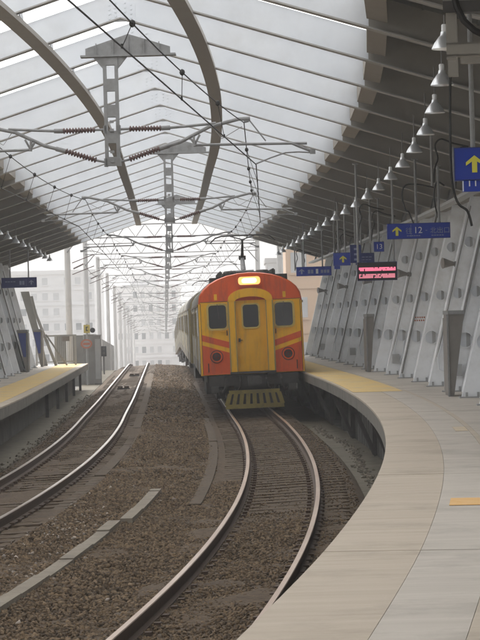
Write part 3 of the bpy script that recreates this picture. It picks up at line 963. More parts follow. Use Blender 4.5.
# B the 12 sign
t, w_, h = sign(45.0, 2.16, 3.34, 3.925, 4.215, 'blue hanging sign reading 12 with a yellow up arrow, before the right wall', hang=(.47, .83))
part('arrow', arrow_mb(.18, .145, .17, -.068), 'yarrow', t)
letter(t, '往', .34, .10, .13, 'signpale')
d = MB(); d.box(.44, .447, -.066, -.0605, .03, .26); part('divider', d, 'signpale', t)
letter(t, '12', .49, .10, .17)
letter(t, '-', .71, .12, .13, 'signpale'); letter(t, '北出口', .8, .10, .125, 'signpale')
strokes(t, .36, .62, .045, .062, 6); strokes(t, .82, 1.06, .045, .062, 5)
cable(t, [(.5, .04, h), (.42, .04, .5), (.36, .04, .55), (.3, .04, .8), (.36, .04, 1.0), (.58, .04, 1.02), (.9, .04, .95)], .016)
cable(t, [(1.0, .04, h), (.94, .04, .5), (.9, .04, .8), (.96, .04, 1.05), (1.1, .04, .98)], .016)
# square 13
t, w_, h = sign(58.0, 2.84, 3.08, 4.05, 4.29, 'small square blue sign reading 13 above the red display', hang=(.5,))
letter(t, '13', .035, .065, .17)
# stacked sign
t, w_, h = sign(60.0, 2.41, 2.68, 3.84, 4.29, 'narrow upright blue sign with stacked pale symbols left of the 13 sign', 'bluedark', hang=(.5,))
for k in range(3):
    strokes(t, .08, .19, .06 + .13 * k, .11 + .13 * k, 1)
# D arrow sign with tag and dark blue board
t, w_, h = sign(63.2, 2.21, 2.66, 3.85, 4.19, 'blue sign with yellow up arrow and small tag, behind the stacked sign', hang=(.3, .7))
part('arrow', arrow_mb(.25, .17, .18, -.068), 'yarrow', t)
d = MB(); d.box(.02, .17, -.05, .05, -.09, -.003); part('lower_panel', d, 'blue', t)
t, w_, h = sign(64.5, 2.9, 3.4, 3.88, 4.2, 'dull dark blue board directly left below the 13 sign', 'bluedark', hang=(.3, .8))
strokes(t, .06, .44, .2, .22, 4); strokes(t, .08, .42, .13, .145, 4); strokes(t, .06, .3, .06, .075, 3)
# E far
t, w_, h = sign(78.0, 2.0, 3.14, 3.86, 4.16, 'far wide blue sign with pale arrow, right of the train roof', hang=(.22, .75))
part('arrow', arrow_mb(.17, .15, .17, -.068), 'signpale', t)
strokes(t, .36, .56, .08, .2, 2); strokes(t, .62, .72, .07, .22, 1, 'signwhite'); strokes(t, .78, 1.08, .09, .19, 3)
# left sign
t, w_, h = sign(85.0, -8.04, -6.8, 3.84, 4.2, 'blue hanging sign under the left canopy, with pale up arrow at its right', 'bluedark', hang=(.25, .77))
part('arrow', arrow_mb(1.05, .18, .16, -.068), 'signpale', t)
strokes(t, .62, .82, .1, .24, 2); strokes(t, .12, .5, .2, .23, 4, 'signpale')
d = MB(); d.box(.87, .876, -.066, -.0605, .05, .3); part('divider', d, 'signpale', t)
t, w_, h = sign(74.0, -8.3, -7.55, 3.8, 4.75, 'tall bright blue sign cut by the left picture edge', hang=(.3, .7))
# LED
t, w_, h = sign(50.0, 1.86, 2.69, 3.235, 3.62, 'black electronic display with two lit pink red text rows', 'black', hang=(.03, .93), name='led_display', cat='display')
for nm, za, zb2, mm in (('text_row', .2, .275, 'ledpink'), ('text_row', .05, .14, 'leddim')):
    d = MB(); x = .035
    while x < w_ - .05:
        cw = random.choice((.018, .022, .026)); 
        for r_ in range(3):
            if random.random() < .88:
                hz_ = (zb2 - za) / 3; d.box(x, x + cw - .003, -.066, -.0605, za + hz_ * r_ + .002, za + hz_ * (r_ + 1) - .002)
        x += cw
    part(nm, d, mm, t)

# steel hanger frame at the top right
Y = 19.0
p = P(Y, 2.24, 4.5); t = thing('hanger_frame', 'steel channel frame with a thick black cable, hung at top right corner', 'steel frame', tuple(p), (0, 0, rz(Y)))
d = MB(); d.box(0, .075, -.04, .04, -.02, .95); d.box(.55, .625, -.04, .04, -.02, .95); part('upright', d, 'brown', t)
d = MB(); d.box(.0, .625, -.05, -.041, .0, .105); d.box(0, .625, -.05, .05, .09, .105); d.box(0, .625, -.05, .05, 0, .015); part('lower_channel', d, 'brown', t)
d = MB(); d.box(-.02, .7, -.06, .06, .34, .43); part('upper_channel', d, 'darkmetal', t)
d = MB(); d.box(.1, .6, .5, .58, .0, .1); d.box(.0, .08, .5, .58, -.1, .9); part('rear_frame', d, 'brown', t)
d = MB(); d.tube([(.07, -.07, .47), (.09, -.07, .38), (.14, -.08, .27), (.22, -.08, .19), (.34, -.08, .13), (.6, -.08, .09)], .026, 8); part('cable', d, 'wire', t, smooth=True)

# extra hanger pipes with cable loops between the signs
for k, (Y, u) in enumerate(((52.5, 2.05), (56, 2.6), (67, 2.5), (71, 2.9), (86, 2.4), (90, 2.9), (38.5, 2.55), (40.5, 3.05))):
    zt_ = zr(u - UM); p = P(Y, u, 4.2)
    lab = ['dark thin ceiling pipe with a looped cable beside the red display', 'bare ceiling pipe with cable standing above the red display', 'bare ceiling pipe between the arrow sign and the far sign', 'thin ceiling pipe with cable above the far wide sign', 'far thin ceiling pipe above the train roof edge', 'farthest thin ceiling pipe near the beige building', 'grey ceiling pipe with looped cable above the 12 sign', 'grey ceiling pipe with looped cable above the right end of the 12 sign'][k]
    t = thing('ceiling_pipe', lab, 'pipe', tuple(p), (0, 0, rz(Y)))
    lo = .0 if k < 6 else .35
    d = MB(); d.tube([(0, 0, lo), (0, 0, zt_ - 4.2)], .022, 8); part('pipe', d, 'seam' if k % 2 == 0 else 'galv', t)
    cable(t, [(.02, 0, lo + .05), (.05, 0, lo + .3), (.1, .02, lo + .45), (.06, .02, lo + .65), (.16, .02, lo + .75), (.35, .05, lo + .68), (.6, .08, lo + .62)], .015)

# ============================================================ OVERHEAD LINE
def ladder_mast(h):
    """hanging mast, local: x across, z from 0 (bottom) to h"""
    d = MB()
    for sx in (-.085, .085): d.box(sx - .024, sx + .024, -.05, .05, 0, h)
    k = 0; z = .04
    nb = 4; st = (h - .1) / nb
    for i in range(nb + 1):
        d.box(-.061, .061, -.045, .045, max(0, z - .09), min(h, z + .09)); z += st
    return d


def insulator(a, b, d=None):
    d = d or MB(); a = Vector(a); b = Vector(b); n_ = 11
    pts = []; rs = []
    for i in range(n_):
        for f_, r in ((0, .022), (.25, .045), (.55, .045), (.8, .022)):
            pts.append(a + (b - a) * ((i + f_) / n_)); rs.append(r)
    d.tube(pts, rs, 10); return d


def cantilever(sx, parent, name='cantilever', st='galv'):
    M_ = lambda pts: [(sx * x, 0, z) for x, z in pts]
    d = MB()
    d.tube(M_([(.75, .53), (1.05, .545), (1.52, .58)]), .02, 8)                      # upper tube
    d.tube(M_([(.7, .24), (.99, .32), (1.42, .53), (1.85, .63), (2.02, .635)]), [.026, .027, .027, .027, .034], 8)  # bracket tube
    d.tube(M_([(1.2, .27), (2.0, .262), (2.84, .25)]), .02, 8)                       # registration tube
    d.tube(M_([(2.0, .62), (2.24, .30)]), .012, 6)                                  # stay
    d.bar(M_([(1.19, .4)])[0], M_([(1.2, .25)])[0], .1, .03); d.bar(M_([(1.12, .4)])[0], M_([(1.21, .27)])[0], .03, .03); d.bar(M_([(1.28, .42)])[0], M_([(1.2, .27)])[0], .03, .03)
    d.tube(M_([(2.62, .255), (2.74, .2), (2.93, .12)]), .024, 6); d.box(*sorted((sx * 2.88, sx * 2.96)), -.03, .03, .09, .16)
    d.tube(M_([(2.9, .11), (2.72, .125), (2.52, .12), (2.3, .05), (2.09, -.03)]), .012, 6)  # steady arm
    d.tube(M_([(1.45, .555), (1.6, .35), (1.9, .52)]), .006, 5)
    d.tube(M_([(2.0, .6), (1.93, .585)]), .02, 6)
    c = part(name, d, st, parent, smooth=True)
    part('insulator', insulator(*M_([(.25, .535), (.73, .53)])), 'insul', c, smooth=True)
    part('insulator', insulator(*M_([(.24, .09), (.7, .24)])), 'insul', c, smooth=True)
    for z0, z1 in ((.53, .535), (.05, .09)):
        d = MB(); d.tube(M_([(.08, z0), (.25, z1)]), .02, 6); d.box(*sorted((sx * .075, sx * .125)), -.05, .05, z0 - .06, z0 + .06); part('hinge', d, st, c)
    d = MB(); d.tube(M_([(.72, .53), (.85, .535)]), .035, 8); part('end_fitting', d, st, c)
    d = MB(); d.tube(M_([(.69, .235), (.83, .275)]), .035, 8); part('end_fitting', d, st, c)
    return c


def mastplate(parent, h):
    d = MB()
    d.prism([(-.36, h), (.88, h), (.88, h + .1), (.27, h + .3), (-.36, h + .1)], -.02, .02)
    part('gable_plate', d, 'galv', parent)
    d = MB(); d.box(-.43, .96, -.09, .09, h - .03, h - .002); part('base_flange', d, 'galv', parent)
    for x in (-.2, .05, .27, .5, .72):
        d = MB(); d.box(x - .006, x + .006, -.06, -.021, h, h + .12 + .15 * (1 - abs(x - .27) / .7)); part('stiffener', d, 'galv', parent)
    for pl in ([(-.25, h - .031), (-.11, h - .2), (-.11, h - .031)], [(.25, h - .031), (.11, h - .031), (.11, h - .2)]):
        d = MB(); d.prism(pl, -.03, .03); part('gusset', d, 'galv', parent)


MAST = [(35.0, -2.3, 4.79, 1.62), (55.5, -2.07, 4.78, 1.62), (79.5, -2.09, 4.78, 1.62)]
mlabs = ['nearest grey ladder mast hanging from the roof ridge with insulated arms', 'second grey ladder mast under the roof, smaller, behind the nearest one', 'third small ladder mast hanging near the far roof end']
for (Y, u, z, h), lab in zip(MAST, mlabs):
    t = thing('hanging_mast', lab, 'catenary mast', tuple(P(Y, u, z)), (0, 0, rz(Y)))
    part('ladder_post', ladder_mast(h), 'galv', t)
    mastplate(t, h)
    cantilever(1, t); cantilever(-1, t)
    d = MB()
    for kz in (.05, .18, .5, .62): d.box(-.03, .03, -.07, -.051, kz, kz + .04)
    part('bolt_plate', d, 'galv', t)

# portals beyond the roof
PY = [104 + 24.4 * k for k in range(20)]
proto = None
for k, Y in enumerate(PY):
    if proto is None:
        t = thing('catenary_portal', 'x', 'catenary portal', (0, 0, 0))
        for u in (-6.45, 2.75):
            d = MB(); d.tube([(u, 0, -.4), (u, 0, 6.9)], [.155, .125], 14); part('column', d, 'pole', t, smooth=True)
        d = MB()
        for z in (6.2, 6.75):
            for yy in (-.16, .16): d.bar((-6.45, yy, z), (2.75, yy, z), .036, .036)
        nT = 22
        for i in range(nT):
            xa = -6.3 + 8.9 * i / nT; xb = -6.3 + 8.9 * (i + 1) / nT
            for yy in (-.16, .16): d.bar((xa, yy, 6.2 if i % 2 else 6.75), (xb, yy, 6.75 if i % 2 else 6.2), .02, .02)
            d.bar((xa, -.16, 6.2), (xa, .16, 6.2), .03, .03)
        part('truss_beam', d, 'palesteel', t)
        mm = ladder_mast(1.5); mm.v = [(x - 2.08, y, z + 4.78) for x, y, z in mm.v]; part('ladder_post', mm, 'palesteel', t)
        for sx in (1, -1):
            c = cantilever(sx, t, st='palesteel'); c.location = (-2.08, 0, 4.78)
        d = MB()
        for u in (-6.45, 2.75):
            d.bar((u, -.2, 5.6), (u + (.5 if u < 0 else -.5), -.1, 6.2), .05, .05)
        part('knee_brace', d, 'palesteel', t)
        d = MB()
        for z0 in (5.5, 5.0):
            d.tube([(-6.25, 0, z0 - .35), (-5.3, 0, z0 + .0)], .02, 6)
        d = insulator((-6.2, 0, 4.9), (-5.75, 0, 5.1), d); part('feeder_arm', d, 'insul', t)
        proto = t
    else:
        t = copy_tree(proto)
    t.location = (F(Y), Y, gz(Y)); t.rotation_euler = (0, 0, rz(Y))
    if k == 0: t['label'] = 'nearest lattice portal just beyond the roof end, on pale round columns'
    elif k == 1: t['label'] = 'second lattice portal beyond the roof, one step behind the nearest'
    elif k < 6:
        t['label'] = ['third', 'fourth', 'fifth', 'sixth'][k - 2] + ' lattice portal counted from the roof end, hazy above the tracks'
    else:
        t['label'] = 'faint far lattice portal fading into the haze down the line'; t['group'] = 'far portals in the haze'
# centre posts on the line beyond the crest
for k, Y in enumerate(PY[2:14]):
    pass

# wires
def wirepath(keys, sag=0., step=2.0):
    out = []
    for (a, b) in zip(keys, keys[1:]):
        n_ = max(2, int((b - a).length / step))
        for i in range(n_):
            t_ = i / n_; p = a.lerp(b, t_); p.z -= sag * 4 * t_ * (1 - t_); out.append(p)
    out.append(keys[-1]); return out


def mastpt(Y, u, z, sx, dx, dz):
    p = P(Y, u, z); a = rz(Y); return p + Vector((sx * dx * math.cos(a), sx * dx * math.sin(a), dz))


sup = [(Y, u, z) for Y, u, z, h in MAST] + [(Y, -2.08, 4.78) for Y in PY]
for sx, lab in ((1, 'black overhead contact and messenger wires above the train track'), (-1, 'black overhead contact and messenger wires above the empty left track')):
    t = thing('overhead_line', lab, 'overhead wires', (0, 0, 5))
    if sx > 0: ck = [Vector((-1.87, 13.0, 5.16))]; mk = [Vector((-1.6, 13.0, 5.36))]
    else: ck = [Vector((-5.7, 13.0, 4.95))]; mk = [Vector((-5.6, 13.0, 5.5))]
    for (Y, u, z) in sup:
        ck.append(mastpt(Y, u, z, sx, 2.09, -.04)); mk.append(mastpt(Y, u, z, sx, 1.93, .575))
    d = MB(); d.tube(wirepath(ck), .0085, 6); part('contact_wire', d, 'wire', t, smooth=True, world=True)
    d = MB(); d.tube(wirepath(mk, .16, 1.5), .0075, 6); part('messenger_wire', d, 'wire', t, smooth=True, world=True)
    for i in range(6):
        ca, cb, ma, mb_ = ck[i], ck[i + 1], mk[i], mk[i + 1]
        for j in range(1, 5):
            t_ = j / 5; a = ca.lerp(cb, t_); b = ma.lerp(mb_, t_); b.z -= .16 * 4 * t_ * (1 - t_)
            d = MB(); d.tube([a, b], .0045, 5)
            d.tube([b + Vector((0, 0, -.036)), b + Vector((0, 0, -.024)), b, b + Vector((0, 0, .024)), b + Vector((0, 0, .036))], [.006, .024, .031, .024, .006], 8)
            d.tube([a + Vector((0, 0, -.012)), a + Vector((0, 0, .03))], .013, 6)
            part('dropper', d, 'wire', t, world=True)
# feeder wire along the left portals
t = thing('feeder_wire', 'thin feeder wire strung along the left columns beyond the roof', 'wire', tuple(P(104, -5.7, 5.1)))
d = MB(); d.tube(wirepath([P(Y, -5.72, 5.12) for Y in PY], .25), .01, 6); part('conductor', d, 'wire', t, world=True)
d = MB(); d.tube(wirepath([P(Y, -6.4, 6.95) for Y in PY], .3), .008, 6); part('earth_wire', d, 'wire', t, world=True)

# ============================================================ TRAIN
def arc_roof(hw, zs, zt, n_=14, x0=None):
    return [(hw * math.cos(math.pi * i / n_), zs + (zt - zs) * math.sin(math.pi * i / n_) ** .9) for i in range(n_ + 1)]


HW = 1.41; ZS = 2.98; ZT = 3.78; ZB = 1.02
def body_profile(k=1.0, dz=0.0):
    pr = [(-HW * k, ZB + dz), (HW * k, ZB + dz)] + [(x * k, z - dz) for x, z in arc_roof(HW, ZS, ZT)]
    return pr


def railcar(label, L_, lead, name, cat):
    t = thing(name, label, cat)
    prof = body_profile()
    n_ = len(prof)
    d = MB()
    secs = [(0.0, .965, .02), (.03, .985, .01), (.09, 1, 0), (L_ - .05, 1, 0), (L_, .97, .02)] if lead else [(0, .97, .02), (.06, 1, 0), (L_ - .06, 1, 0), (L_, .97, .02)]
    base = 0
    for (y, k, dz) in secs:
        for x, z in body_profile(k, dz): d.v.append((x, y, z))
    for i in range(len(secs) - 1):
        for j in range(n_):
            j2 = (j + 1) % n_
            xm = (prof[j][0] + prof[j2][0]) / 2; zm = (prof[j][1] + prof[j2][1]) / 2
            front = lead and i < 2
            roof_ = zm > ZS + .05
            mi = (2 if zm > 2.9 else 3) if front else (1 if roof_ else 0)
            d.f.append((i * n_ + j, i * n_ + j2, (i + 1) * n_ + j2, (i + 1) * n_ + j)); d.m.append(mi)
    d.f.append(tuple(range(n_))); d.m.append(3 if lead else 0)
    e = (len(secs) - 1) * n_
    d.f.append(tuple(e + j for j in reversed(range(n_)))); d.m.append(0)
    part('body', d, ['tcream', 'troof', 'torange', 'tyellow'], t, smooth=True)
    # side windows and doors
    d = MB(); d.box(-.012, .012, -.42, .42, -.36, .36); wm = d.mesh('window', 'glass')
    d = MB()
    o_ = rrect(-.47, .47, -.41, .41, .06, 2); i_ = rrect(-.42, .42, -.36, .36, .04, 2)
    d.ring(o_, i_, -.02, .02); d.v = [(y, x, z) for x, y, z in d.v]; fm = d.mesh('window_frame', 'tcream')
    d = MB(); d.box(-.015, .015, -.45, .45, -.95, .95); dm = d.mesh('door', 'tdoor')
    nwin = 12
    for sx in (-1, 1):
        for i in range(nwin):
            y = 1.9 + i * (L_ - 3.8) / (nwin - 1)
            if i in (0, nwin // 2, nwin - 1):
                o = obj('door', dm, t, (sx * (HW + .004), y, 2.0))
                obj('door_window', wm, o, (sx * .008, 0, .45))
            else:
                o = obj('window', wm, t, (sx * (HW + .002), y, 2.4)); obj('window_frame', fm, o, (sx * .004, 0, 0))
    d = MB()
    for sx in (-1, 1): d.box(*sorted((sx * 1.412, sx * 1.418)), .1, L_ - .1, 1.03, 1.35); d.box(*sorted((sx * 1.412, sx * 1.44)), .1, L_ - .1, 2.9, 2.96)
    part('side_band', d, 'tskirt', t)
    # roof vents
    for i in range(6):
        y = 2.2 + i * (L_ - 4) / 5
        for sx in (-.45, .45):
            d = MB(); d.lathe([(0, .2), (.16, .19), (.2, .14), (.2, .06), (.12, .05), (.12, 0)], 12, (sx, y, 3.68)); part('roof_vent', d, 'under', t)
    # underframe, bogies
    d = MB(); d.box(-1.25, 1.25, .35, L_ - .3, .82, 1.015); d.box(-1.2, 1.2, 6, 10.5, .35, .815); d.box(-1.15, 1.15, 11.5, 13.5, .4, .815)
    part('underframe', d, 'under', t)
    for yb in (3.0, L_ - 3.0):
        d = MB()
        for sx in (-1, 1): d.box(sx * .85 - .07, sx * .85 + .07, yb - 1.5, yb + 1.5, .42, .62); d.box(sx * .85 - .12, sx * .85 + .12, yb - .3, yb + .3, .3, .8)
        d.box(-.8, .8, yb - .25, yb + .25, .45, .75)
        b = part('bogie', d, 'under', t)
        for ya in (-1.05, 1.05):
            for sx in (-1, 1):
                d = MB(); d.tube([(sx * .50, yb + ya, .4305), (sx * .63, yb + ya, .4305)], .43, 22); part('wheel', d, 'railside', b)
    return t


def pantograph(parent, y, zh, kn):
    r_ = obj('pantograph', None, parent, (0, y, 3.78))
    h = zh - 3.78
    d = MB(); d.box(-.5, .5, -.06, .06, .0, .1); d.box(-.5, -.44, -.6, .6, .06, .12); d.box(.44, .5, -.6, .6, .06, .12); part('base_frame', d, 'under', r_)
    for sx in (-.45, .45):
        d = insulator((sx, 0, -.12), (sx, 0, .06)); part('insulator', d, 'insul', r_)
    d = MB(); d.tube([(0, .3, .1), (0, .9, h * .45)], [.075, .06], 10); d.tube([(-.3, .3, .1), (.3, .3, .1)], .05, 8); part('lower_arm', d, 'galv', r_, smooth=True)
    d = MB(); d.tube([(0, .9, h * .45), (0, .05, h - .13)], [.045, .03], 8); d.box(-.1, .1, .82, .98, h * .45 - .06, h * .45 + .06); part('upper_arm', d, 'under', r_)
    d = MB(); d.tube([(0, .05, h - .13), (-.33, 0, h - .03)], .018, 6); d.tube([(0, .05, h - .13), (.33, 0, h - .03)], .018, 6)
    for dy in (-.12, .12): d.tube([(-.93, dy, h - .2), (-.78, dy, h - .06), (-.6, dy, h - .01), (.6, dy, h - .01), (.78, dy, h - .06), (.93, dy, h - .2)], .02, 6)
    d.bar((-.33, -.12, h - .03), (-.33, .12, h - .03), .03, .03); d.bar((.33, -.12, h - .03), (.33, .12, h - .03), .03, .03)
    part('collector_head', d, 'under', r_, smooth=True)


LC = 19.6
lead = railcar('orange and yellow railcar front with lit headlight, standing at the right platform', LC, True, 'railcar', 'train')


def face(nm, poly, mat_, y=-.005, th=.02):
    d = MB(); d.prism(poly, y, y + th); return part(nm, d, mat_, lead)


K = .965
# orange crown above the windows
crown = [(x * K, z - .02) for x, z in arc_roof(HW, ZS, ZT) if z > 3.03]
face('crown_band', [(crown[-1][0] - .035, 3.02), (crown[0][0] + .035, 3.02)] + crown, 'torange')
for s in (-1, 1):
    m_ = lambda pts: pts if s > 0 else list(reversed([(-x, z) for x, z in pts]))
    face('chevron_stripe', m_([(.6, 1.74), (1.356, 1.97), (1.356, 2.14), (.6, 1.91)]), 'torange')
    face('lower_panel', m_([(.6, 1.045), (1.356, 1.045), (1.356, 1.86), (.6, 1.62)]), 'torange')
    # windows
    x0, x1 = (.66, 1.14) if s > 0 else (-1.14, -.66)
    d = MB(); d.ring(rrect(x0 - .05, x1 + .05, 2.24, 2.97, .12), rrect(x0, x1, 2.29, 2.92, .09), -.03, .012); f_ = part('window_frame', d, 'framepale', lead, smooth=False)
    d = MB(); d.prism(rrect(x0, x1, 2.29, 2.92, .09), -.012, .01); part('window', d, 'glass', f_)
    # marker lamp
    cx = s * .97
    circ = lambda r: [(cx + r * math.cos(2 * math.pi * k / 20), 1.53 + r * math.sin(2 * math.pi * k / 20)) for k in range(20)]
    d = MB(); d.ring(circ(.155), circ(.115), -.06, .01); l_ = part('marker_lamp', d, 'torange', lead)
    d = MB(); d.ring(circ(.178), circ(.155), -.03, .005); part('lamp_gasket', d, 'under', l_)
    d = MB(); d.ring(circ(.115), circ(.08), -.045, .0); part('lamp_rim', d, 'under', l_)
    d = MB(); d.prism(circ(.085), -.03, .0); part('lens', d, 'redlens', l_)
    d = MB(); d.bar((cx - .1, -.055, 1.5), (cx + .1, -.055, 1.56), .02, .02, up=(0, 1, 0)); d.bar((cx, -.05, 1.6), (cx, -.05, 1.42), .02, .02, up=(0, 1, 0)); part('lamp_bar', d, 'under', l_)
    # small plates near the top and handrails
    d = MB(); d.box(s * .93 - .04, s * .93 + .04, -.02, -.006, 3.06, 3.22); part('end_plate', d, 'tyellow', lead)
    d = MB(); d.tube([(s * 1.2, -.01, 1.12), (s * 1.2, -.05, 1.15), (s * 1.2, -.05, 1.32), (s * 1.2, -.01, 1.35)], .013, 6); d.tube([(s * .66, -.005, 2.1), (s * .66, -.06, 2.12), (s * .66, -.06, 2.2), (s * .66, -.005, 2.22)], .012, 6); part('handrail', d, 'under', lead)
    # wiper
    d = MB(); d.bar((s * .9, -.035, 2.95), (s * .86, -.035, 2.55), .018, .012, up=(0, 1, 0)); part('wiper', d, 'under', lead)
# gangway surround and door
d = MB()
for s in (-1, 1): d.box(*sorted((s * .42, s * .6)), -.13, .0, 1.1, 3.0)
hood_o = [(.6, 3.0)] + [(.6 * math.cos(R(a)), 3.06 + .29 * math.sin(R(a))) for a in range(0, 181, 15)] + [(-.6, 3.0)]
hood_i = [(.42, 3.0)] + [(.42 * math.cos(R(a)), 3.0 + .12 * math.sin(R(a))) for a in range(0, 181, 15)] + [(-.42, 3.0)]
nh = len(hood_o)
for i in range(nh - 1):
    a, b, c, e = hood_o[i], hood_o[i + 1], hood_i[i + 1], hood_i[i]
    if i == 0 or i == nh - 2: continue
    d.hexa([(a[0], -.15, a[1]), (b[0], -.15, b[1]), (b[0], 0, b[1]), (a[0], 0, a[1]), (e[0], -.15, e[1]), (c[0], -.15, c[1]), (c[0], 0, c[1]), (e[0], 0, e[1])])
d.box(.42, .6, -.13, 0, 3.0, 3.06); d.box(-.6, -.42, -.13, 0, 3.0, 3.06)
gs = part('gangway_surround', d, 'tyellow', lead)
d = MB()
for s in (-1, 1): d.box(s * .6 - .018, s * .6 + .018, -.145, -.1305, 1.1, 3.0); d.box(s * .42 - .012, s * .42 + .012, -.14, -.1305, 1.1, 3.0)
part('surround_trim', d, 'rubber', gs)
d = MB(); d.box(-.415, .415, -.02, -.006, 1.12, 3.0); dr = part('gangway_door', d, 'tochre', lead)
d = MB(); d.ring(rrect(-.25, .25, 2.25, 2.94, .1), rrect(-.21, .21, 2.29, 2.9, .08), -.04, -.02); part('window_frame', d, 'framepale', dr)
d = MB(); d.prism(rrect(-.21, .21, 2.29, 2.9, .08), -.028, -.02); part('window', d, 'glass', dr)
d = MB(); d.box(-.36, -.3, -.05, -.02, 1.9, 2.0); d.tube([(-.33, -.05, 1.95), (-.25, -.05, 1.95)], .012, 6); part('handle', d, 'under', dr)
d = MB(); d.box(-.3, -.28, -.026, -.0205, 1.25, 2.1); d.box(.28, .3, -.026, -.0205, 1.25, 2.1); d.box(-.3, .3, -.026, -.0205, 2.1, 2.12); d.box(-.3, .3, -.026, -.0205, 1.23, 1.25); part('door_moulding', d, 'tochre', dr)
d = MB(); d.box(-.62, .62, -.17, -.0, 1.04, 1.095); part('step_plate', d, 'under', lead)
for xx in (-1.349, 1.349):
    d = MB(); d.box(xx - .006, xx + .006, -.012, -.0055, 1.06, 2.98); part('panel_seam', d, 'under', lead)
d = MB(); d.box(-1.36, -.61, -.012, -.0055, 3.008, 3.02); part('panel_seam', d, 'under', lead)
d = MB(); d.box(.61, 1.36, -.012, -.0055, 3.008, 3.02); part('panel_seam', d, 'under', lead)
for xx in (-1.0, -.75, .75, 1.0):
    d = MB(); d.tube([(xx - .07, -.006, 2.2), (xx - .07, -.05, 2.2), (xx + .07, -.05, 2.2), (xx + .07, -.006, 2.2)], .011, 6); part('handrail', d, 'tyellow', lead)
# headlight
d = MB(); d.ring(rrect(-.34, .34, 3.4, 3.69, .1), rrect(-.3, .3, 3.44, 3.66, .08), -.12, .05); hl = part('headlight', d, 'torange', lead)
d = MB(); d.prism(rrect(-.2, .2, 3.485, 3.615, .06), -.108, -.03); part('headlight_lens', d, 'headlight', hl)
d = MB(); d.prism(rrect(-.3, .3, 3.44, 3.66, .08), -.1, -.03); part('headlight_reflector', d, 'headrim', hl)
# coupler, beam, hoses, plough
d = MB(); d.box(-1.2, 1.2, .02, .3, .72, 1.015); part('buffer_beam', d, 'under', lead)
d = MB(); d.tube([(0, -.35, .85), (0, .1, .85)], .1, 12); d.box(-.16, .16, -.5, -.3, .72, .98); d.box(-.07, .2, -.58, -.48, .76, .94); part('coupler', d, 'darkmetal', lead)
for s, xx in ((-1, .35), (1, .35), (-1, .75), (1, .75)):
    d = MB(); d.tube([(s * xx, .0, .95), (s * xx, -.14, .86), (s * (xx + .03), -.16, .68), (s * (xx + .1), -.08, .56), (s * (xx + .16), .0, .62)], .028, 8); part('air_hose', d, 'under', lead, smooth=True)
for s in (-1, 1):
    d = MB(); d.box(s * .5 - .12, s * .5 + .12, -.12, .0, 1.0, 1.035); part('jumper_box', d, 'darkmetal', lead)
    d = MB(); d.box(s * 1.05 - .1, s * 1.05 + .1, -.05, .02, .55, .72); part('end_bracket', d, 'darkmetal', lead)
d = MB()
d.prism([(-.68, .5), (.68, .5), (.69, .6), (-.69, .6)], -.16, -.12); d.prism([(-.8, .1), (.8, .1), (.78, .22), (-.78, .22)], -.16, -.12)
part('plough_rail', d, 'olive', lead)
for k in range(9):
    x = -.66 + 1.32 * k / 8; x2 = x * 1.14; wv = .055 if k not in (0, 8) else .06
    d = MB(); d.prism([(x2 - wv, .2), (x2 + wv, .2), (x + wv, .52), (x - wv, .52)], -.157, -.125); part('plough_bar', d, 'olive', lead)
d = MB(); d.box(-.7, .7, -.08, -.06, .14, .58); part('plough_backing', d, 'under', lead)
pantograph(lead, 4.0, 4.93, 0)
d = MB()
for i in range(9):
    y = .7 + .5 * i; d.tube([(-.75 + .0 * i, y, 3.6), (-.75, y, 3.82)], .05, 8); d.tube([(.7, y, 3.62), (.7, y, 3.84)], .05, 8)
d.tube([(-.75, .7, 3.83), (-.75, 5.2, 3.83)], .025, 6); d.tube([(.7, .7, 3.85), (.7, 5.2, 3.85)], .025, 6)
d.box(.72, 1.1, 1.2, 3, 3.35, 3.72); d.box(-1.05, -.8, .8, 2.2, 3.35, 3.68)
part('roof_busbar', d, 'under', lead)


def place(t, Yf, L_):
    a = P(Yf, 0, 0); b = P(Yf + L_, 0, 0)
    dv = b - a
    M4 = Matrix.Translation(a + Vector((0, 0, .0))) @ Matrix.Rotation(math.atan2(dv.y, dv.x) - math.pi / 2, 4, 'Z') @ Matrix.Rotation(math.asin(dv.z / dv.length), 4, 'X') @ Matrix.Rotation(-.02, 4, 'Y')
    t.location = M4.to_translation(); t.rotation_euler = M4.to_euler()


place(lead, 65.0, LC)
lead.location.x += .1
first = None
for k in range(6):
    if first is None: c = first = railcar('x', 19.4, False, 'carriage', 'train carriage')
    else: c = copy_tree(first)
    c['label'] = ['cream carriage coupled directly behind the orange and yellow railcar', 'cream carriage third in the train', 'cream carriage in the middle of the train', 'hazy cream carriage toward the rear of the train', 'hazy second last carriage of the train', 'hazy last carriage of the train at the crest'][k]
    c['group'] = 'carriages behind the railcar'
    place(c, 65.0 + LC + .5 + k * 19.9, 19.4)
    if k == 1: pantograph(c, 6, 4.35, 0)

# ============================================================ LEFT PLATFORM END
# railing
p = P(100.5, -7.7, HL); t = thing('end_railing', 'grey railing with upright bars closing the end of the left platform', 'railing', tuple(p), (0, 0, rz(100)))
for x in (0, .8, 1.62):
    d = MB(); d.box(x - .04, x + .04, -.04, .04, 0, 1.25); part('post', d, 'fence', t)
d = MB(); d.box(-.05, 1.68, -.035, .035, 1.2, 1.27); part('top_rail', d, 'fence', t)
d = MB(); d.box(0, 1.62, -.02, .02, .12, .17); part('bottom_rail', d, 'fence', t)
for k in range(10):
    x = .85 + .075 * k; d = MB(); d.box(x - .012, x + .012, -.015, .015, .17, 1.2); part('baluster', d, 'fence', t)
d = MB(); d.box(1.08, 1.4, -.07, -.045, 1.0, 1.2); part('notice_plate', d, 'doordark', t)
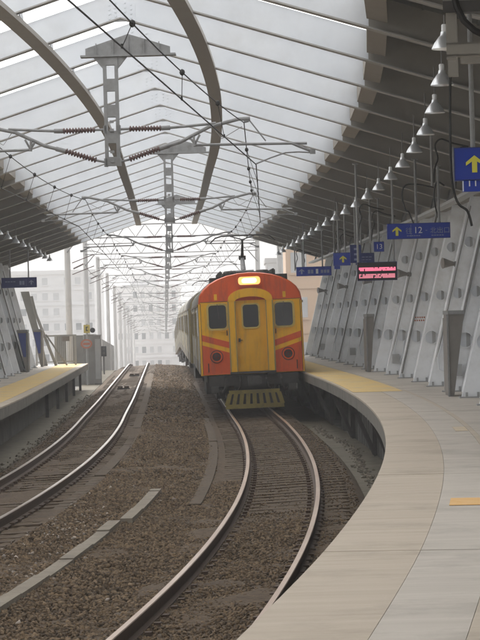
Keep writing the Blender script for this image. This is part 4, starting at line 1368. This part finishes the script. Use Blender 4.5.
# leaning end braces
p = P(99.5, -7.75, HL); t = thing('end_brace', 'pale leaning pipe braces at the far end of the left wall', 'brace', tuple(p), (0, 0, rz(98)))
d = MB(); d.tube([(.9, 0, 0), (.1, 0, 2.2), (-.05, 0, 2.9)], .06, 8); part('brace_pipe', d, 'parapet', t)
d = MB(); d.prism([(.35, 0), (.55, 0), (-.15, 3.1), (-.5, 3.1)], .1, .25); part('brace_plate', d, 'parapet', t)
d = MB(); d.tube([(1.35, .1, .0), (.5, .1, 1.3)], .035, 8); part('stay_pipe', d, 'parapet', t)
# parapet and signs beyond
p = P(108, -6.6, 0); t = thing('parapet_wall', 'grey concrete parapet beyond the left platform railing', 'wall', tuple(p))
d = MB()
d.sweep([(-6.55, -.36), (-6.35, -.36), (-6.35, 1.7), (-6.55, 1.7)], 112, 190, 4); part('wall_run', d, 'parapet', t, world=True)
d = MB(); a = P(112, 0, 0)
for k in range(3):
    q = P(111.9, -7.35 + .62 * k, 0); d = MB(); d.box(q.x, q.x + .6, q.y, q.y + .15, -.36, 1.95 + .03 * k); part('panel', d, 'parapet', t, world=True)
p = P(111.4, -5.45, -.36); t = thing('end_pillar', 'tall grey trackside pillar at the end of the parapet', 'cabinet', tuple(p), (0, 0, rz(110)))  # a pillar, drawn with a door panel, cap and plinth
d = MB(); d.box(-.15, .15, 0, .3, .1, 2.3); part('casing', d, 'parapet', t)
d = MB(); d.box(-.12, .12, -.02, -.002, .3, 2.15); part('door', d, 'fence', t)
d = MB(); d.box(-.18, .18, -.05, .35, 2.3, 2.35); part('cap', d, 'fence', t)
d = MB(); d.box(-.17, .17, -.03, .33, 0, .1); part('plinth', d, 'deck', t)
p = P(111.0, -5.95, 1.58); t = thing('round_sign', 'round orange red ring sign with a bar, mounted on the parapet', 'sign', tuple(p), (0, 0, rz(110)))
d = MB(); cc = lambda r: [(r * math.cos(2 * math.pi * k / 24), r * math.sin(2 * math.pi * k / 24) * .8) for k in range(24)]
d.ring(cc(.27), cc(.19), -.03, 0); part('ring', d, 'ringred', t)
d = MB(); d.prism(cc(.19), -.015, 0); part('disc', d, 'fence', t)
d = MB(); d.box(-.16, .16, -.026, -.016, -.05, .05); part('bar', d, 'ringred', t)
d = MB(); d.tube([(0, .03, -1.9), (0, .03, .1)], .03, 8); part('post', d, 'fence', t)
p = P(111.2, -5.92, 0); t = thing('yellow_sign', 'small yellow board with black mark above the ring sign', 'sign', tuple(p), (0, 0, rz(110)))
d = MB(); d.box(-.15, .14, -.03, 0, 2.08, 2.46); part('board', d, 'ysign', t)
d = MB(); d.box(-.05, -.0, -.036, -.0305, 2.17, 2.37); d.box(.0, .06, -.036, -.0305, 2.17, 2.21); d.box(.0, .06, -.036, -.0305, 2.33, 2.37); part('mark', d, 'black', t)
d = MB(); d.tube([(.0, .04, -.3), (.0, .04, 2.5)], .035, 8); part('post', d, 'fence', t)
d = MB(); d.tube([(.26, -.02, 2.2), (.26, .2, 2.2)], .12, 12); part('lamp', d, 'black', t)
p = P(128, -5.6, -.2); t = thing('dwarf_signal', 'short dark signal post beside the left track near the crest', 'signal', tuple(p), (0, 0, rz(128)))
d = MB(); d.tube([(0, 0, 0), (0, 0, 1.2)], .04, 8); part('post', d, 'galv', t)
d = MB(); d.box(-.15, .15, -.1, .1, .95, 1.5); part('head', d, 'black', t)
d = MB(); d.tube([(0, -.18, 1.35), (0, -.1, 1.35)], .07, 10); d.tube([(0, -.18, 1.12), (0, -.1, 1.12)], .07, 10); part('lens_hood', d, 'darkmetal', t)

# ============================================================ FAR BUILDINGS
def building(name, label, x0, x1, y0, depth, z0, z1, m, nx, nz, group=None, setback=None, floors=True, winw=.6, winh=.5):
    t = thing(name, label, 'building', ((x0 + x1) / 2, y0, z0), group=group)
    ox = (x0 + x1) / 2
    d = MB(); d.box(x0 - ox, x1 - ox, 0, depth, 0, z1 - z0); part('walls', d, m, t)
    d = MB(); d.box(x0 - ox - .15, x1 - ox + .15, -.15, depth + .15, z1 - z0, z1 - z0 + .5); part('parapet', d, m, t)
    if setback:
        d = MB(); d.box(setback[0] - ox, setback[1] - ox, 1, depth - 1, z1 - z0 + .5, setback[2] - z0); part('rooftop_block', d, m, t)
    cw = (x1 - x0) / nx; ch = (z1 - z0) / nz
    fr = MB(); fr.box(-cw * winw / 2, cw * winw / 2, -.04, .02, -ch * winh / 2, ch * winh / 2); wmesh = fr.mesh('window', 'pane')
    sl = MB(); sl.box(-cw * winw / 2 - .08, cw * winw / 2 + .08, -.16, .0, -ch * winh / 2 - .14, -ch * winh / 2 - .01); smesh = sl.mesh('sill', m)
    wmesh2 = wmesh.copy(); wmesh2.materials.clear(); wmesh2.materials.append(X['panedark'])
    for i in range(nx):
        for j in range(nz):
            if random.random() < .16: continue
            o = obj('window', wmesh2 if random.random() < .35 else wmesh, t, (x0 - ox + cw * (i + .5), -.001, ch * (j + .55)))
            obj('sill', smesh, o)
    for j in range(1, nz):
        d = MB(); d.box(x0 - ox, x1 - ox, -.1, -.005, ch * j - .1, ch * j + .1); part('string_course', d, m, t)


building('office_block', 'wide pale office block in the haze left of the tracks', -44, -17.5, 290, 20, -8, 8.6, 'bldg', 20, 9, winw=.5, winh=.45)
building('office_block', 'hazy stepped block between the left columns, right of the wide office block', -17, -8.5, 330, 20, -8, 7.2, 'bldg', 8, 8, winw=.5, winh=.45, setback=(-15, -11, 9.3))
building('apartment_block', 'beige apartment block rising behind the far end of the right canopy', 2.95, 19, 150, 14, -4, 7.25, 'beige', 10, 4, setback=(5.6, 12, 8.2), winw=.62, winh=.45)
building('apartment_block', 'grey stepped block between the pantograph and the beige apartment block', 3.0, 5.9, 260, 12, -6, 8.6, 'greyb', 3, 7, setback=(4.4, 5.7, 9.7))
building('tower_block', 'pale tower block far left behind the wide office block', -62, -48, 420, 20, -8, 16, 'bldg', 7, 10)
building('apartment_block', 'distant hazy block straight down the line beyond the crest', -26, -10, 640, 20, -14, 2, 'greyb', 9, 6)

# ============================================================ HAZE
hm = bpy.data.materials.new('haze'); hm.use_nodes = True
n = hm.node_tree.nodes; l = hm.node_tree.links; n.clear()
o_ = n.new('ShaderNodeOutputMaterial'); pv = n.new('ShaderNodeVolumePrincipled')
pv.inputs['Color'].default_value = (.97, .97, .985, 1); pv.inputs['Density'].default_value = HAZE; pv.inputs['Anisotropy'].default_value = .35
l.new(pv.outputs[0], o_.inputs['Volume'])
hb = MB(); hb.box(-440, 440, -80, 1180, -28, 19)
ho = obj('haze', hb.mesh('haze', hm), kind='stuff')
